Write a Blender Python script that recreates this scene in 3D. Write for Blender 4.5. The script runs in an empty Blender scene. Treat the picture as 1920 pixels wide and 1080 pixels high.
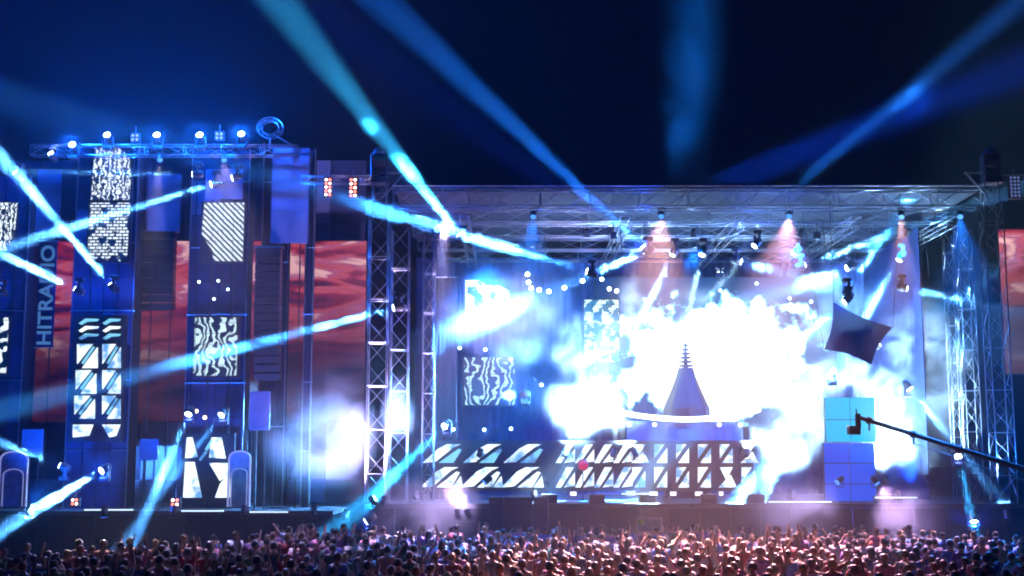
import bpy, bmesh, math, random
from mathutils import Vector, Matrix, noise
random.seed(7)
S = bpy.context.scene
COL = S.collection
PI = math.pi

# ------------------------------------------------------------------ camera, world, moon, exposure
CAMZ = 4.55
PITCH = math.atan(320/2400)
cam = bpy.data.objects.new('camera', bpy.data.cameras.new('camera')); COL.objects.link(cam); S.camera = cam
cam.data.sensor_width = 36; cam.data.lens = 36*2400/1920; cam.data.clip_end = 3000
cam.location = (0, 0, CAMZ); cam.rotation_euler = (PI/2+PITCH, 0, 0)

world = bpy.data.worlds.new('World'); S.world = world; world.use_nodes = True
wn = world.node_tree
sky = wn.nodes.new('ShaderNodeTexSky'); sky.sky_type = 'NISHITA'; sky.sun_disc = False
sky.sun_elevation = math.radians(-6.0); sky.sun_rotation = math.radians(150)
wn.links.new(sky.outputs[0], wn.nodes['Background'].inputs[0])
wn.nodes['Background'].inputs[1].default_value = 0.05
sun = bpy.data.objects.new('moonlight', bpy.data.lights.new('moonlight', 'SUN')); COL.objects.link(sun)
sun.data.energy = 0.004; sun.data.angle = math.radians(.5); sun.data.color = (.6, .75, 1)
sun.rotation_euler = (math.radians(50), 0, math.radians(150))
S.view_settings.view_transform = 'Standard'; S.view_settings.look = 'None'
S.view_settings.exposure = 0; S.view_settings.gamma = 1
S.cycles.use_denoising = True; S.cycles.filter_width = 1.9
S.cycles.max_bounces = 3; S.cycles.diffuse_bounces = 1; S.cycles.glossy_bounces = 1
S.cycles.transmission_bounces = 2; S.cycles.transparent_max_bounces = 8; S.cycles.volume_bounces = 0
S.cycles.volume_step_rate = 1.0; S.cycles.volume_max_steps = 256
S.cycles.sample_clamp_indirect = 3; S.cycles.sample_clamp_direct = 0
S.cycles.caustics_reflective = False; S.cycles.caustics_refractive = False

# strength of the lamp families: beams, halos, washes, crowd lamps, smoke lamps
KB, KH, KW, KR, KSM = 9, .27, .25, 1.4, .06

# ------------------------------------------------------------------ helpers
def at(px, py, Y):
    """point of the place at depth Y that stands at this spot of the layout sketch (1920 x 1080)"""
    u = px-960; v = 540-py; f = 2400
    d = Vector((u, f*math.cos(PITCH)-v*math.sin(PITCH), f*math.sin(PITCH)+v*math.cos(PITCH)))
    return Vector((d.x*Y/d.y, Y, CAMZ+d.z*Y/d.y))

MATS = {}
def mat(name, col, rough=.6, metal=0, var=.25, scale=3, bump=0):
    if name in MATS: return MATS[name]
    m = bpy.data.materials.new(name); m.use_nodes = True; nt = m.node_tree
    b = nt.nodes['Principled BSDF']; b.inputs['Roughness'].default_value = rough; b.inputs['Metallic'].default_value = metal
    tc = nt.nodes.new('ShaderNodeTexCoord'); n = nt.nodes.new('ShaderNodeTexNoise')
    n.inputs['Scale'].default_value = scale; n.inputs['Detail'].default_value = 5
    nt.links.new(tc.outputs['Object'], n.inputs['Vector'])
    r = nt.nodes.new('ShaderNodeValToRGB'); nt.links.new(n.outputs['Fac'], r.inputs[0])
    r.color_ramp.elements[0].position = .3; r.color_ramp.elements[1].position = .7
    r.color_ramp.elements[0].color = tuple(c*(1-var) for c in col[:3])+(1,)
    r.color_ramp.elements[1].color = tuple(min(1, c*(1+var)) for c in col[:3])+(1,)
    nt.links.new(r.outputs[0], b.inputs['Base Color'])
    if bump:
        bp = nt.nodes.new('ShaderNodeBump'); bp.inputs['Strength'].default_value = bump
        nt.links.new(n.outputs['Fac'], bp.inputs['Height']); nt.links.new(bp.outputs[0], b.inputs['Normal'])
    MATS[name] = m
    return m

def emit(name, col, s, sampled=False):
    if name in MATS: return MATS[name]
    m = bpy.data.materials.new(name); m.use_nodes = True; nt = m.node_tree
    b = nt.nodes['Principled BSDF']; b.inputs['Base Color'].default_value = (.03, .03, .03, 1)
    b.inputs['Emission Color'].default_value = tuple(col)+(1,); b.inputs['Emission Strength'].default_value = s
    if not sampled: m.cycles.emission_sampling = 'NONE'
    MATS[name] = m
    return m

def bm_box(bm, a, b):
    v = [bm.verts.new((x, y, z)) for x in (a[0], b[0]) for y in (a[1], b[1]) for z in (a[2], b[2])]
    for f in ((0,1,3,2),(4,6,7,5),(0,4,5,1),(2,3,7,6),(0,2,6,4),(1,5,7,3)): bm.faces.new([v[i] for i in f])
def bm_tube(bm, p0, p1, r0, r1=None, n=6, cap=True):
    p0 = Vector(p0); p1 = Vector(p1); r1 = r0 if r1 is None else r1
    q = (p1-p0).to_track_quat('Z', 'Y')
    A = [bm.verts.new(p0+q@Vector((r0*math.cos(2*PI*i/n), r0*math.sin(2*PI*i/n), 0))) for i in range(n)]
    B = [bm.verts.new(p1+q@Vector((r1*math.cos(2*PI*i/n), r1*math.sin(2*PI*i/n), 0))) for i in range(n)]
    for i in range(n): bm.faces.new((A[i], A[(i+1)%n], B[(i+1)%n], B[i]))
    if cap: bm.faces.new(A[::-1]); bm.faces.new(B)
def bm_lathe(bm, prof, n=14, cap=True):
    rings = [[bm.verts.new((r*math.cos(2*PI*i/n), r*math.sin(2*PI*i/n), z)) for i in range(n)] for r, z in prof]
    for a, b in zip(rings, rings[1:]):
        for i in range(n): bm.faces.new((a[i], a[(i+1)%n], b[(i+1)%n], b[i]))
    if cap: bm.faces.new(rings[0][::-1]); bm.faces.new(rings[-1])
def bm_sweep(bm, pts, r, n=5):
    for a, b in zip(pts, pts[1:]): bm_tube(bm, a, b, r, n=n)
def bev(bm, w):
    bmesh.ops.bevel(bm, geom=bm.edges[:], offset=w, segments=1, affect='EDGES')

def mesh(name, bm, m, smooth=False):
    bmesh.ops.recalc_face_normals(bm, faces=bm.faces[:])
    me = bpy.data.meshes.new(name); bm.to_mesh(me); bm.free()
    for x in (m if isinstance(m, (list, tuple)) else [m]): me.materials.append(x)
    if smooth: me.polygons.foreach_set('use_smooth', [True]*len(me.polygons))
    return me
def link(name, data, parent=None, loc=None, mw=None):
    o = bpy.data.objects.new(name, data); COL.objects.link(o)
    if parent is not None: o.parent = parent
    if loc is not None: o.location = loc
    if mw is not None: o.matrix_basis = mw
    return o
def obj(name, bm, m, parent=None, smooth=False, loc=None):
    return link(name, mesh(name, bm, m, smooth), parent, loc)
def boxo(name, a, b, m, parent=None, w=0):
    bm = bmesh.new(); bm_box(bm, [min(x) for x in zip(a, b)], [max(x) for x in zip(a, b)])
    if w: bev(bm, w)
    return obj(name, bm, m, parent)
def tag(o, label, cat, group=None):
    o['label'] = label; o['category'] = cat
    if group: o['group'] = group
    return o
def thing(name, loc, label, cat, group=None):
    o = link(name, None, None, loc); o.empty_display_size = .2
    return tag(o, label, cat, group)
def struct(o):
    o['kind'] = 'structure'; return o
def stuff(o):
    o['kind'] = 'stuff'; return o
def poly(name, pts, Y, th, m, parent=None, origin=Vector((0, 0, 0))):
    """flat panel with the outline pts, standing at depth Y, th metres thick"""
    bm = bmesh.new(); P = [at(x, y, Y)-origin for x, y in pts]
    A = [bm.verts.new(p) for p in P]; B = [bm.verts.new(p+Vector((0, th, 0))) for p in P]
    n = len(P); bm.faces.new(A); bm.faces.new(B[::-1])
    for i in range(n): bm.faces.new((A[i], B[i], B[(i+1)%n], A[(i+1)%n]))
    return obj(name, bm, m, parent)

# ------------------------------------------------------------------ materials
steel = mat('aluminium truss', (.32, .34, .38), .35, .85, .1, 6)
dark = mat('black powder coat', (.02, .02, .024), .45, 0, .3, 8)
darkblue = mat('dark blue cladding', (.018, .028, .08), .55, 0, .35, 2)
midblue = mat('blue grey cladding', (.1, .13, .26), .5, 0, .2, 1.5)
palepanel = mat('pale blue panel', (.13, .18, .34), .55, 0, .15, 1)
plastic = mat('fixture housing', (.035, .035, .04), .35, 0, .2, 10)
deckm = mat('stage plywood', (.05, .05, .055), .6, 0, .4, 4, .2)
cloth = mat('black molton cloth', (.012, .013, .018), .9, 0, .4, 7, .3)
roofm = mat('roof tarpaulin', (.01, .014, .03), .7, 0, .3, 1)
L_white = emit('lamp lens white', (.75, .95, 1), 30)
L_cyan = emit('lamp lens cyan', (.25, .8, 1), 14)
L_dim = emit('small bulb', (.6, .85, 1), 6)
L_warm = emit('warm bulb', (1, .75, .45), 8)
L_red = emit('red orange lamp', (1, .16, .08), 4)
L_pale = emit('pale pink lamp', (1, .8, .8), 5)
tilem = emit('led tile white', (.82, .95, 1), 1.5)
tilec = emit('led tile cyan', (.25, .75, 1), 1.0)
strip = emit('led strip white', (.7, .92, 1), 2.2)

for m_, s_ in ((tilem, 1.5), (tilec, 1.0)):   # uneven brightness over the LED tiles
    nt = m_.node_tree; b = nt.nodes['Principled BSDF']; g = nt.nodes.new('ShaderNodeNewGeometry'); n = nt.nodes.new('ShaderNodeTexNoise'); n.inputs['Scale'].default_value = 1.7; n.inputs['Detail'].default_value = 4
    nt.links.new(g.outputs['Position'], n.inputs['Vector']); r = nt.nodes.new('ShaderNodeValToRGB'); nt.links.new(n.outputs['Fac'], r.inputs[0])
    r.color_ramp.elements[0].position = .38; r.color_ramp.elements[0].color = (.1, .3, .6, 1); r.color_ramp.elements[1].position = .52; r.color_ramp.elements[1].color = tuple(b.inputs['Emission Color'].default_value)
    nt.links.new(r.outputs[0], b.inputs['Emission Color'])

def nd(nt, t, **kw):
    n = nt.nodes.new(t)
    for k, v in kw.items():
        if isinstance(k, str) and hasattr(n, k): setattr(n, k, v)
        else: n.inputs[k].default_value = v
    return n
def math_(nt, op, a, b=None, clamp=False):
    n = nt.nodes.new('ShaderNodeMath'); n.operation = op; n.use_clamp = clamp
    for i, x in enumerate((a, b)):
        if x is None: continue
        if hasattr(x, 'is_linked') or hasattr(x, 'links'): nt.links.new(x, n.inputs[i])
        else: n.inputs[i].default_value = x
    return n.outputs[0]
def screen(name, kind, sc=1.0, s=1.5, thr=.5, seed=0, c1=(.85, .96, 1), c0=(.0, .01, .03), rot=0):
    """what an LED screen shows: a two-tone moving-graphics pattern in the plane of the screen"""
    m = bpy.data.materials.new(name); m.use_nodes = True; nt = m.node_tree
    b = nt.nodes['Principled BSDF']; b.inputs['Base Color'].default_value = (.02, .02, .02, 1); b.inputs['Roughness'].default_value = .4
    tc = nt.nodes.new('ShaderNodeTexCoord'); mp = nt.nodes.new('ShaderNodeMapping')
    nt.links.new(tc.outputs['Object'], mp.inputs[0])
    mp.inputs['Location'].default_value = (seed*3.7, 0, seed*1.3); mp.inputs['Rotation'].default_value = (0, rot, 0)
    mp.inputs['Scale'].default_value = (sc, sc, sc)
    V = mp.outputs[0]
    if kind == 'maze':
        v = nd(nt, 'ShaderNodeTexVoronoi', feature='DISTANCE_TO_EDGE'); v.inputs['Scale'].default_value = 5; nt.links.new(V, v.inputs['Vector'])
        w = nd(nt, 'ShaderNodeTexWave'); w.inputs['Scale'].default_value = 2.2; w.inputs['Distortion'].default_value = 9; w.inputs['Detail Scale'].default_value = 2.5
        nt.links.new(V, w.inputs['Vector'])
        a = math_(nt, 'GREATER_THAN', v.outputs['Distance'], .035); c = math_(nt, 'GREATER_THAN', w.outputs['Fac'], thr*.8)
        f = math_(nt, 'MULTIPLY', a, c)
    elif kind == 'brick':
        t = nd(nt, 'ShaderNodeTexBrick'); t.inputs['Scale'].default_value = 3.2; t.inputs['Mortar Size'].default_value = .05
        t.inputs['Color1'].default_value = (1, 1, 1, 1); t.inputs['Color2'].default_value = (.9, .9, .9, 1); t.inputs['Mortar'].default_value = (0, 0, 0, 1)
        r = nt.nodes.new('ShaderNodeMapping'); r.inputs['Rotation'].default_value = (PI/2, 0, 0); nt.links.new(V, r.inputs[0]); nt.links.new(r.outputs[0], t.inputs['Vector'])
        n = nd(nt, 'ShaderNodeTexNoise'); n.inputs['Scale'].default_value = 5; nt.links.new(V, n.inputs['Vector'])
        f = math_(nt, 'MULTIPLY', t.outputs['Color'], math_(nt, 'LESS_THAN', n.outputs['Fac'], thr+.15))
    elif kind == 'diag':
        w = nd(nt, 'ShaderNodeTexWave'); w.inputs['Scale'].default_value = 2.6; w.inputs['Distortion'].default_value = 1.2; w.bands_direction = 'DIAGONAL'
        nt.links.new(V, w.inputs['Vector'])
        n = nd(nt, 'ShaderNodeTexVoronoi'); n.inputs['Scale'].default_value = 6; nt.links.new(V, n.inputs['Vector'])
        f = math_(nt, 'MULTIPLY', math_(nt, 'GREATER_THAN', w.outputs['Fac'], thr), math_(nt, 'GREATER_THAN', n.outputs['Distance'], .16))
    elif kind == 'squig':
        w = nd(nt, 'ShaderNodeTexWave'); w.inputs['Scale'].default_value = 1.5; w.inputs['Distortion'].default_value = 16; w.inputs['Detail'].default_value = 2; w.inputs['Detail Scale'].default_value = 1.2
        nt.links.new(V, w.inputs['Vector']); f = math_(nt, 'GREATER_THAN', w.outputs['Fac'], thr)
    else:
        n = nd(nt, 'ShaderNodeTexNoise'); n.inputs['Scale'].default_value = 1.5; n.inputs['Detail'].default_value = 3; nt.links.new(V, n.inputs['Vector'])
        f = math_(nt, 'GREATER_THAN', n.outputs['Fac'], thr)
    mx = nt.nodes.new('ShaderNodeMix'); mx.data_type = 'RGBA'
    nt.links.new(f, mx.inputs[0]); mx.inputs[6].default_value = c0+(1,); mx.inputs[7].default_value = c1+(1,)
    nt.links.new(mx.outputs[2], b.inputs['Emission Color'])
    sp = nt.nodes.new('ShaderNodeSeparateXYZ'); nt.links.new(tc.outputs['Object'], sp.inputs[0]); seam = None
    for ax in ('X', 'Z'):
        q = math_(nt, 'GREATER_THAN', math_(nt, 'FRACT', math_(nt, 'MULTIPLY', sp.outputs[ax], 2.0)), .06)
        seam = q if seam is None else math_(nt, 'MULTIPLY', seam, q)
    wn_ = nt.nodes.new('ShaderNodeTexWhiteNoise'); sn = nt.nodes.new('ShaderNodeVectorMath'); sn.operation = 'SNAP'; sn.inputs[1].default_value = (.5, 9, .5)
    nt.links.new(tc.outputs['Object'], sn.inputs[0]); nt.links.new(sn.outputs[0], wn_.inputs['Vector'])
    k = math_(nt, 'MULTIPLY', math_(nt, 'ADD', math_(nt, 'MULTIPLY', wn_.outputs['Value'], .3), .75), s)
    nt.links.new(math_(nt, 'MULTIPLY', math_(nt, 'ADD', math_(nt, 'MULTIPLY', seam, .7), .3), k), b.inputs['Emission Strength'])
    m.cycles.emission_sampling = 'NONE'
    return m
def video_red(name, s=1.0, seed=0):
    """red planet video: streaked salmon, crimson and cream bands falling off to dark crimson at the bottom"""
    m = bpy.data.materials.new(name); m.use_nodes = True; nt = m.node_tree
    b = nt.nodes['Principled BSDF']; b.inputs['Base Color'].default_value = (.02, .02, .02, 1)
    tc = nt.nodes.new('ShaderNodeTexCoord'); mp = nt.nodes.new('ShaderNodeMapping'); nt.links.new(tc.outputs['Object'], mp.inputs[0])
    mp.inputs['Scale'].default_value = (.3, .3, 1.1); mp.inputs['Rotation'].default_value = (0, .45, 0); mp.inputs['Location'].default_value = (seed, 0, seed)
    n = nd(nt, 'ShaderNodeTexNoise'); n.inputs['Scale'].default_value = .8; n.inputs['Detail'].default_value = 8; n.inputs['Distortion'].default_value = 1.2
    nt.links.new(mp.outputs[0], n.inputs['Vector'])
    r = nt.nodes.new('ShaderNodeValToRGB'); nt.links.new(n.outputs['Fac'], r.inputs[0])
    cr = r.color_ramp; cr.elements[0].position = .36; cr.elements[0].color = (.05, .004, .03, 1)
    cr.elements[1].position = .64; cr.elements[1].color = (.95, .5, .5, 1)
    e = cr.elements.new(.45); e.color = (.32, .012, .035, 1)
    e = cr.elements.new(.51); e.color = (.6, .09, .11, 1)
    e = cr.elements.new(.57); e.color = (.42, .08, .2, 1)
    sp = nt.nodes.new('ShaderNodeSeparateXYZ'); nt.links.new(tc.outputs['Object'], sp.inputs[0])
    g = nt.nodes.new('ShaderNodeMapRange'); nt.links.new(sp.outputs['Z'], g.inputs[0])
    g.inputs[1].default_value = 2.8; g.inputs[2].default_value = 7.0; g.inputs[3].default_value = .12; g.inputs[4].default_value = 1
    nt.links.new(r.outputs[0], b.inputs['Emission Color'])
    nt.links.new(math_(nt, 'MULTIPLY', g.outputs[0], s), b.inputs['Emission Strength'])
    m.cycles.emission_sampling = 'NONE'
    return m

# ------------------------------------------------------------------ ground and haze
grass = mat('trampled dark ground', (.03, .032, .03), .95, 0, .5, .8, .5)
struct(boxo('ground', (-400, -60, -.6), (400, 700, 0), grass))
hz = boxo('haze', (-75, -6, -1.6), (75, 120, 48), None); hz.data.materials.clear()
m = bpy.data.materials.new('stage haze'); m.use_nodes = True; nt = m.node_tree; nt.nodes.clear()
pv = nt.nodes.new('ShaderNodeVolumePrincipled'); pv.inputs['Density'].default_value = .0016
pv.inputs['Color'].default_value = (.85, .92, 1, 1); pv.inputs['Anisotropy'].default_value = .15
out = nt.nodes.new('ShaderNodeOutputMaterial'); nt.links.new(pv.outputs[0], out.inputs['Volume']); hz.data.materials.append(m)
tag(stuff(hz), 'thin stage haze hanging over the crowd and the whole stage', 'haze')

# ------------------------------------------------------------------ truss
TR = {}
def truss(name, p0, p1, w, seg, label, group, cat='truss', roll=0, chord_r=.03, brace_r=.015, h=None):
    p0 = Vector(p0); p1 = Vector(p1); L = (p1-p0).length; n = max(2, round(L/seg)); st = L/n; h = h or w
    r = thing(name, p0, label, cat, group)
    q = (p1-p0).to_track_quat('Z', 'Y'); r.rotation_mode = 'QUATERNION'
    r.rotation_quaternion = q @ Matrix.Rotation(roll, 3, 'Z').to_quaternion()
    k = ('c', round(L, 2), chord_r)
    if k not in TR:
        bm = bmesh.new(); bm_tube(bm, (0, 0, 0), (0, 0, L), chord_r, n=8); TR[k] = mesh('chord', bm, steel, True)
    for sx in (-1, 1):
        for sy in (-1, 1): link('chord', TR[k], r, (sx*w/2, sy*h/2, 0))
    for face, half, wid in ((0, h/2, w), (1, w/2, h)):
        for d in (0, 1):
            kk = ('b', round(wid, 3), round(st, 3), d, brace_r)
            if kk not in TR:
                bm = bmesh.new(); s = 1 if d else -1
                bm_tube(bm, (-s*wid/2, 0, 0), (s*wid/2, 0, st), brace_r, n=5); TR[kk] = mesh('brace', bm, steel)
        kr = ('r', round(wid, 3), brace_r)
        if kr not in TR:
            bm = bmesh.new(); bm_tube(bm, (-wid/2, 0, 0), (wid/2, 0, 0), brace_r, n=5); TR[kr] = mesh('rung', bm, steel)
        for side in (-1, 1):
            R = Matrix.Rotation(face*PI/2, 4, 'Z')
            for i in range(n):
                T = R @ Matrix.Translation((0, side*half, i*st))
                link('brace', TR[('b', round(wid, 3), round(st, 3), (i+(side > 0)) % 2, brace_r)], r, mw=T)
                if i % 2 == 0: link('rung', TR[kr], r, mw=T)
    return r

YF, YB = 58.0, 72.0
zt = at(960, 357, YF).z
xl, xr = at(738, 357, YF).x, at(1842, 357, YF).x
tw = .8
truss('roof_truss', (xl, YF, zt-tw/2), (xr, YF, zt-tw/2), tw, 1.15, 'long front roof truss edging the top of the main stage', 'horizontal trusses of the main stage roof', roll=0)
for i, Y in enumerate((61.2, 64.6, 68.2, 71.6)):
    truss('roof_truss', (xl+.4, Y, zt-.62-.1*i), (xr-.4, Y, zt-.62-.1*i), .6, 1.5,
          'horizontal roof truss, '+['second', 'third', 'fourth', 'rearmost'][i]+' behind the front edge of the main stage roof', 'horizontal trusses of the main stage roof', chord_r=.027, brace_r=.012)
for i, px in enumerate((870, 1175, 1392, 1610, 1790)):
    x = at(px, 380, YF).x
    truss('cross_truss', (x, YF+.5, zt-1.35), (x, YB-.2, zt-1.35), .45, 1.6,
          'cross truss running back under the stage roof, '+['leftmost', 'second from left', 'middle', 'second from right', 'rightmost'][i]+' of five', 'cross trusses under the stage roof', chord_r=.022, brace_r=.011)
rc = thing('roof_canopy', ((xl+xr)/2, YF, zt+.06), 'flat dark roof canopy covering the main stage', 'roof')
nx = 8
for i in range(nx):
    a = xl+(xr-xl)*i/nx; b = xl+(xr-xl)*(i+1)/nx
    boxo('canopy_sheet', (a+.02-rc.location.x, .1, 0), (b-.02-rc.location.x, YB-YF+.6, .1+.02*(i % 2)), roofm, rc)
bm = bmesh.new(); bm_tube(bm, (xl-rc.location.x, -.48, .05), (xr-rc.location.x, -.48, .05), .04, n=8)
obj('edge_rail', bm, mat('pale edge rail', (.75, .7, .8), .4, .3), rc)

towers = [  # px at the foot, px at the top, py top, Y, width, label
    (701, 712, 405, 57.6, .85, 'lattice tower at the left front corner of the main stage, purple lit'),
    (745, 752, 430, 59.5, .8, 'lattice tower second from left, behind the left front corner tower'),
    (800, 806, 440, 60.5, .55, 'slim lattice tower third from left beside the stage drapes'),
    (1868, 1856, 380, 57.6, .85, 'tall lattice tower at the right front corner of the main stage'),
    (1812, 1805, 430, 60.5, .65, 'lattice tower just inside the right corner tower'),
    (1790, 1778, 440, 64.5, .5, 'slim rear lattice tower at the right side of the stage')]
for a, b, py, Y, w, lb in towers:
    top = at(b, py, Y); truss('lattice_tower', (top.x, Y, .0), (top.x, Y, top.z), w, .95, lb, 'lattice towers carrying the stage roof')

def tower_head(px, Y, z0, label, sx):
    p = at(px, 300, Y); r = thing('tower_head', (p.x, Y, z0), label, 'hoist')
    bm = bmesh.new(); bm_box(bm, (-.42, -.42, 0), (.42, .42, .12)); bm_box(bm, (-.36, -.36, .12), (.36, .36, .3)); obj('sleeve_plate', bm, steel, r)
    for s in (-1, 1):
        bm = bmesh.new(); bm_box(bm, (s*.34-.04, -.3, .3), (s*.34+.04, .3, 1.35)); bev(bm, .01); obj('cheek_plate', bm, steel, r)
    bm = bmesh.new(); bm_tube(bm, (-.3, 0, 1.1), (.3, 0, 1.1), .3, n=16); obj('pulley', bm, steel, r)
    bm = bmesh.new(); bm_lathe(bm, [(.34, 1.35), (.33, 1.5), (.22, 1.66), (.05, 1.72)], 12); obj('dome_cap', bm, midblue, r, True)
    bm = bmesh.new(); pts = [(-sx*1.15, 0, .52), (0, 0, .52), (-sx*.1, 0, -.7)]
    for a, b in ((0, 1), (0, 2)): bm_tube(bm, pts[a], pts[b], .05, n=6)
    bm_box(bm, (min(-sx*1.2, -sx*1.1), -.08, .46), (max(-sx*1.2, -sx*1.1), .08, .58)); obj('outrigger', bm, steel, r)
    bm = bmesh.new(); bm_tube(bm, (0, 0, .42), (sx*2.2, 0, .42), .035, n=6); obj('side_boom', bm, steel, r)
    return r
tower_head(1856, 57.6, at(1856, 345, 57.6).z, 'hoist head with pulley and boom on top of the right corner tower', 1)
tower_head(712, 57.6, at(712, 345, 57.6).z, 'hoist head with pulley on top of the left corner tower', -1)
truss('lattice_mast', (at(1856,380,57.6).x, 57.6, at(1856, 380, 57.6).z), (at(1856,380,57.6).x, 57.6, at(1856, 345, 57.6).z), .6, .4, 'short mast between right corner tower and its hoist head', 'short masts on the corner towers')
truss('lattice_mast', (at(712,405,57.6).x, 57.6, at(712, 405, 57.6).z), (at(712,405,57.6).x, 57.6, at(712, 345, 57.6).z), .6, .5, 'short mast between left corner tower and its hoist head', 'short masts on the corner towers')

for i, (px, Y) in enumerate(((820, 61.2), (1010, 64.6), (1150, 61.2), (1330, 64.6), (1530, 61.2), (1720, 64.6))):
    x = at(px, 400, Y).x; r = thing('chain_hoist', (x, Y, zt-1.75), 'dark chain hoist hanging under the stage roof, '+['first', 'second', 'third', 'fourth', 'fifth', 'sixth'][i]+' from left', 'hoist', 'chain hoists under the stage roof')
    bm = bmesh.new(); bm_box(bm, (-.16, -.12, 0), (.16, .12, .36)); bev(bm, .03); obj('motor', bm, plastic, r)
    bm = bmesh.new(); bm_tube(bm, (0, 0, .36), (0, 0, .95), .02, n=5); obj('top_chain', bm, dark, r)
    bm = bmesh.new(); bm_sweep(bm, [(.1, 0, 0), (.12, 0, -.7), (.02, 0, -.8), (-.06, 0, -.6), (-.08, 0, 0)], .015, 5); obj('chain', bm, dark, r)
    bm = bmesh.new(); bm_sweep(bm, [(.3+.02*t, .05*math.sin(t), .9-.28*t) for t in range(9)], .02, 5); obj('cable', bm, cloth, r)

# ------------------------------------------------------------------ stage platform
zd = at(960, 943, YF).z
def platform(x0, x1, y0, y1, z, label, name='stage_platform', npan=12):
    r = thing(name, ((x0+x1)/2, y0, 0), label, 'stage'); ox, oy = (x0+x1)/2, y0
    bm = bmesh.new(); bm_box(bm, (x0-ox, 0, z-.18), (x1-ox, y1-oy, z)); obj('deck', bm, deckm, r)
    for i in range(npan):
        a = x0+(x1-x0)*i/npan; b = x0+(x1-x0)*(i+1)/npan
        boxo('skirt_panel', (a-ox+.015, .02+.02*(i % 2), 0), (b-ox-.015, .07+.02*(i % 2), z-.19), cloth, r)
    return r
pm = platform(xl-1.0, xr+1.2, 56.8, YB+1, zd, 'main stage platform with black cloth skirt behind the crowd', npan=22)
pw = platform(at(-150, 900, 57.5).x, at(625, 900, 57.5).x, 57.5, 70, at(300, 958, 57.5).z, 'left wing platform under the LED columns', npan=14)
# lit edges of the decks
for i, (x0, x1, py, Y) in enumerate(((340, 420, 958, 57.3), (468, 540, 960, 57.3), (158, 250, 956, 57.3), (1440, 1560, 941, 56.6), (1640, 1720, 933, 56.6), (1165, 1215, 926, 56.6))):
    a, b = at(x0, py, Y), at(x1, py, Y)
    r = thing('edge_light', ((a.x+b.x)/2, Y, a.z), 'thin white light bar on the deck edge, '+['below the white triangle tiles', 'right of the arched frame', 'below the left LED column', 'right of stage centre', 'below the right smoke column', 'below the curved booth'][i], 'light bar', 'light bars along the deck edges')
    hl = (b.x-a.x)/2
    boxo('housing', (-hl-.05, 0, -.06), (hl+.05, .12, .06), dark, r); boxo('diffuser', (-hl, -.03, -.03), (hl, 0, .03), emit('deck edge light', (.6, .8, 1), 1.6 if i < 3 else 2.5), r)

# black drapes, back wall
bw = thing('back_drape', (at(1290, 700, YB).x, YB+.4, zd), 'blue black drape hanging across the back of the main stage', 'drape')
zz = zt-.9-zd
for i in range(16):
    a = xl+(xr-xl)*i/16-bw.location.x; wd = (xr-xl)/16
    bm = bmesh.new(); N = 13
    for j in range(N):
        x = a+wd*j/(N-1); y = .12*math.sin(j*PI/1.5)
        bm.verts.new((x, y, 0)); bm.verts.new((x, y, zz))
    bm.verts.ensure_lookup_table()
    for j in range(N-1): bm.faces.new([bm.verts[k] for k in (2*j, 2*j+2, 2*j+3, 2*j+1)])
    obj('drape_panel', bm, mat('blue drape', (.006, .025, .12), .85, 0, .3, 3), bw, True)
for s_, lb in ((-1, 'dark blue side drape along the left inside of the main stage'), (1, 'bright blue lit side drape along the right inside of the main stage')):
    xw = (xl if s_ < 0 else xr)-s_*1.6; r = thing('stage_side_drape', (xw, 62.5, zd), lb, 'drape')
    for i in range(8):
        bm = bmesh.new(); N = 11
        for j in range(N):
            y = 1.25*i+1.25*j/(N-1); x = .1*math.sin(j*PI/1.5); bm.verts.new((x, y, 0)); bm.verts.new((x, y, zz))
        bm.verts.ensure_lookup_table()
        for j in range(N-1): bm.faces.new([bm.verts[k] for k in (2*j, 2*j+2, 2*j+3, 2*j+1)])
        obj('drape_panel', bm, mat('blue drape', (.006, .025, .12)), r, True)
for i, px in enumerate((822, 845)):
    p = at(px, 800, 63)
    r = thing('side_drape', (p.x, 63, zd), ['narrow side drape left of the stacked screens', 'narrow side drape directly beside the stacked screens'][i], 'drape', 'side drapes at stage left')
    bm = bmesh.new(); N = 9; hh = at(px, 520, 63).z-zd
    for j in range(N):
        x = -.3+.6*j/(N-1); y = .08*math.sin(j*PI/1.3); bm.verts.new((x, y, 0)); bm.verts.new((x, y, hh))
    bm.verts.ensure_lookup_table()
    for j in range(N-1): bm.faces.new([bm.verts[k] for k in (2*j, 2*j+2, 2*j+3, 2*j+1)])
    obj('fabric', bm, cloth, r, True); bm = bmesh.new(); bm_tube(bm, (-.35, 0, hh), (.35, 0, hh), .03); obj('rail', bm, steel, r)

# ------------------------------------------------------------------ LED screens
def led(x0, y0, x1, y1, Y, m, label, group=None, frame=.06, shape=None, rows=3, cols=2, gap=.004):
    a = at(x0, y1, Y); b = at(x1, y0, Y); c = Vector(((a.x+b.x)/2, Y, a.z))
    r = thing('led_screen', c, label, 'screen', group)
    w, h = (b.x-a.x)/2, b.z-a.z
    boxo('cabinet', (-w-frame, .06, -frame), (w+frame, .3, h+frame), dark, r, .01)
    if shape:
        P = [Vector((lx*2*w-w, 0, lz*h)) for lx, lz in shape]
        bm = bmesh.new(); A = [bm.verts.new(p) for p in P]; B = [bm.verts.new(p+Vector((0, .05, 0))) for p in P]; n = len(P)
        bm.faces.new(A); bm.faces.new(B[::-1])
        for i in range(n): bm.faces.new((A[i], B[i], B[(i+1)%n], A[(i+1)%n]))
        obj('display', bm, m, r)
    else:
        for i in range(cols):
            for j in range(rows):
                boxo('display', (-w+2*w*i/cols+gap, 0, h*j/rows+gap), (-w+2*w*(i+1)/cols-gap, .05, h*(j+1)/rows-gap), m, r)
    return r
G = 'patterned LED screens on the left wing columns'
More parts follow.
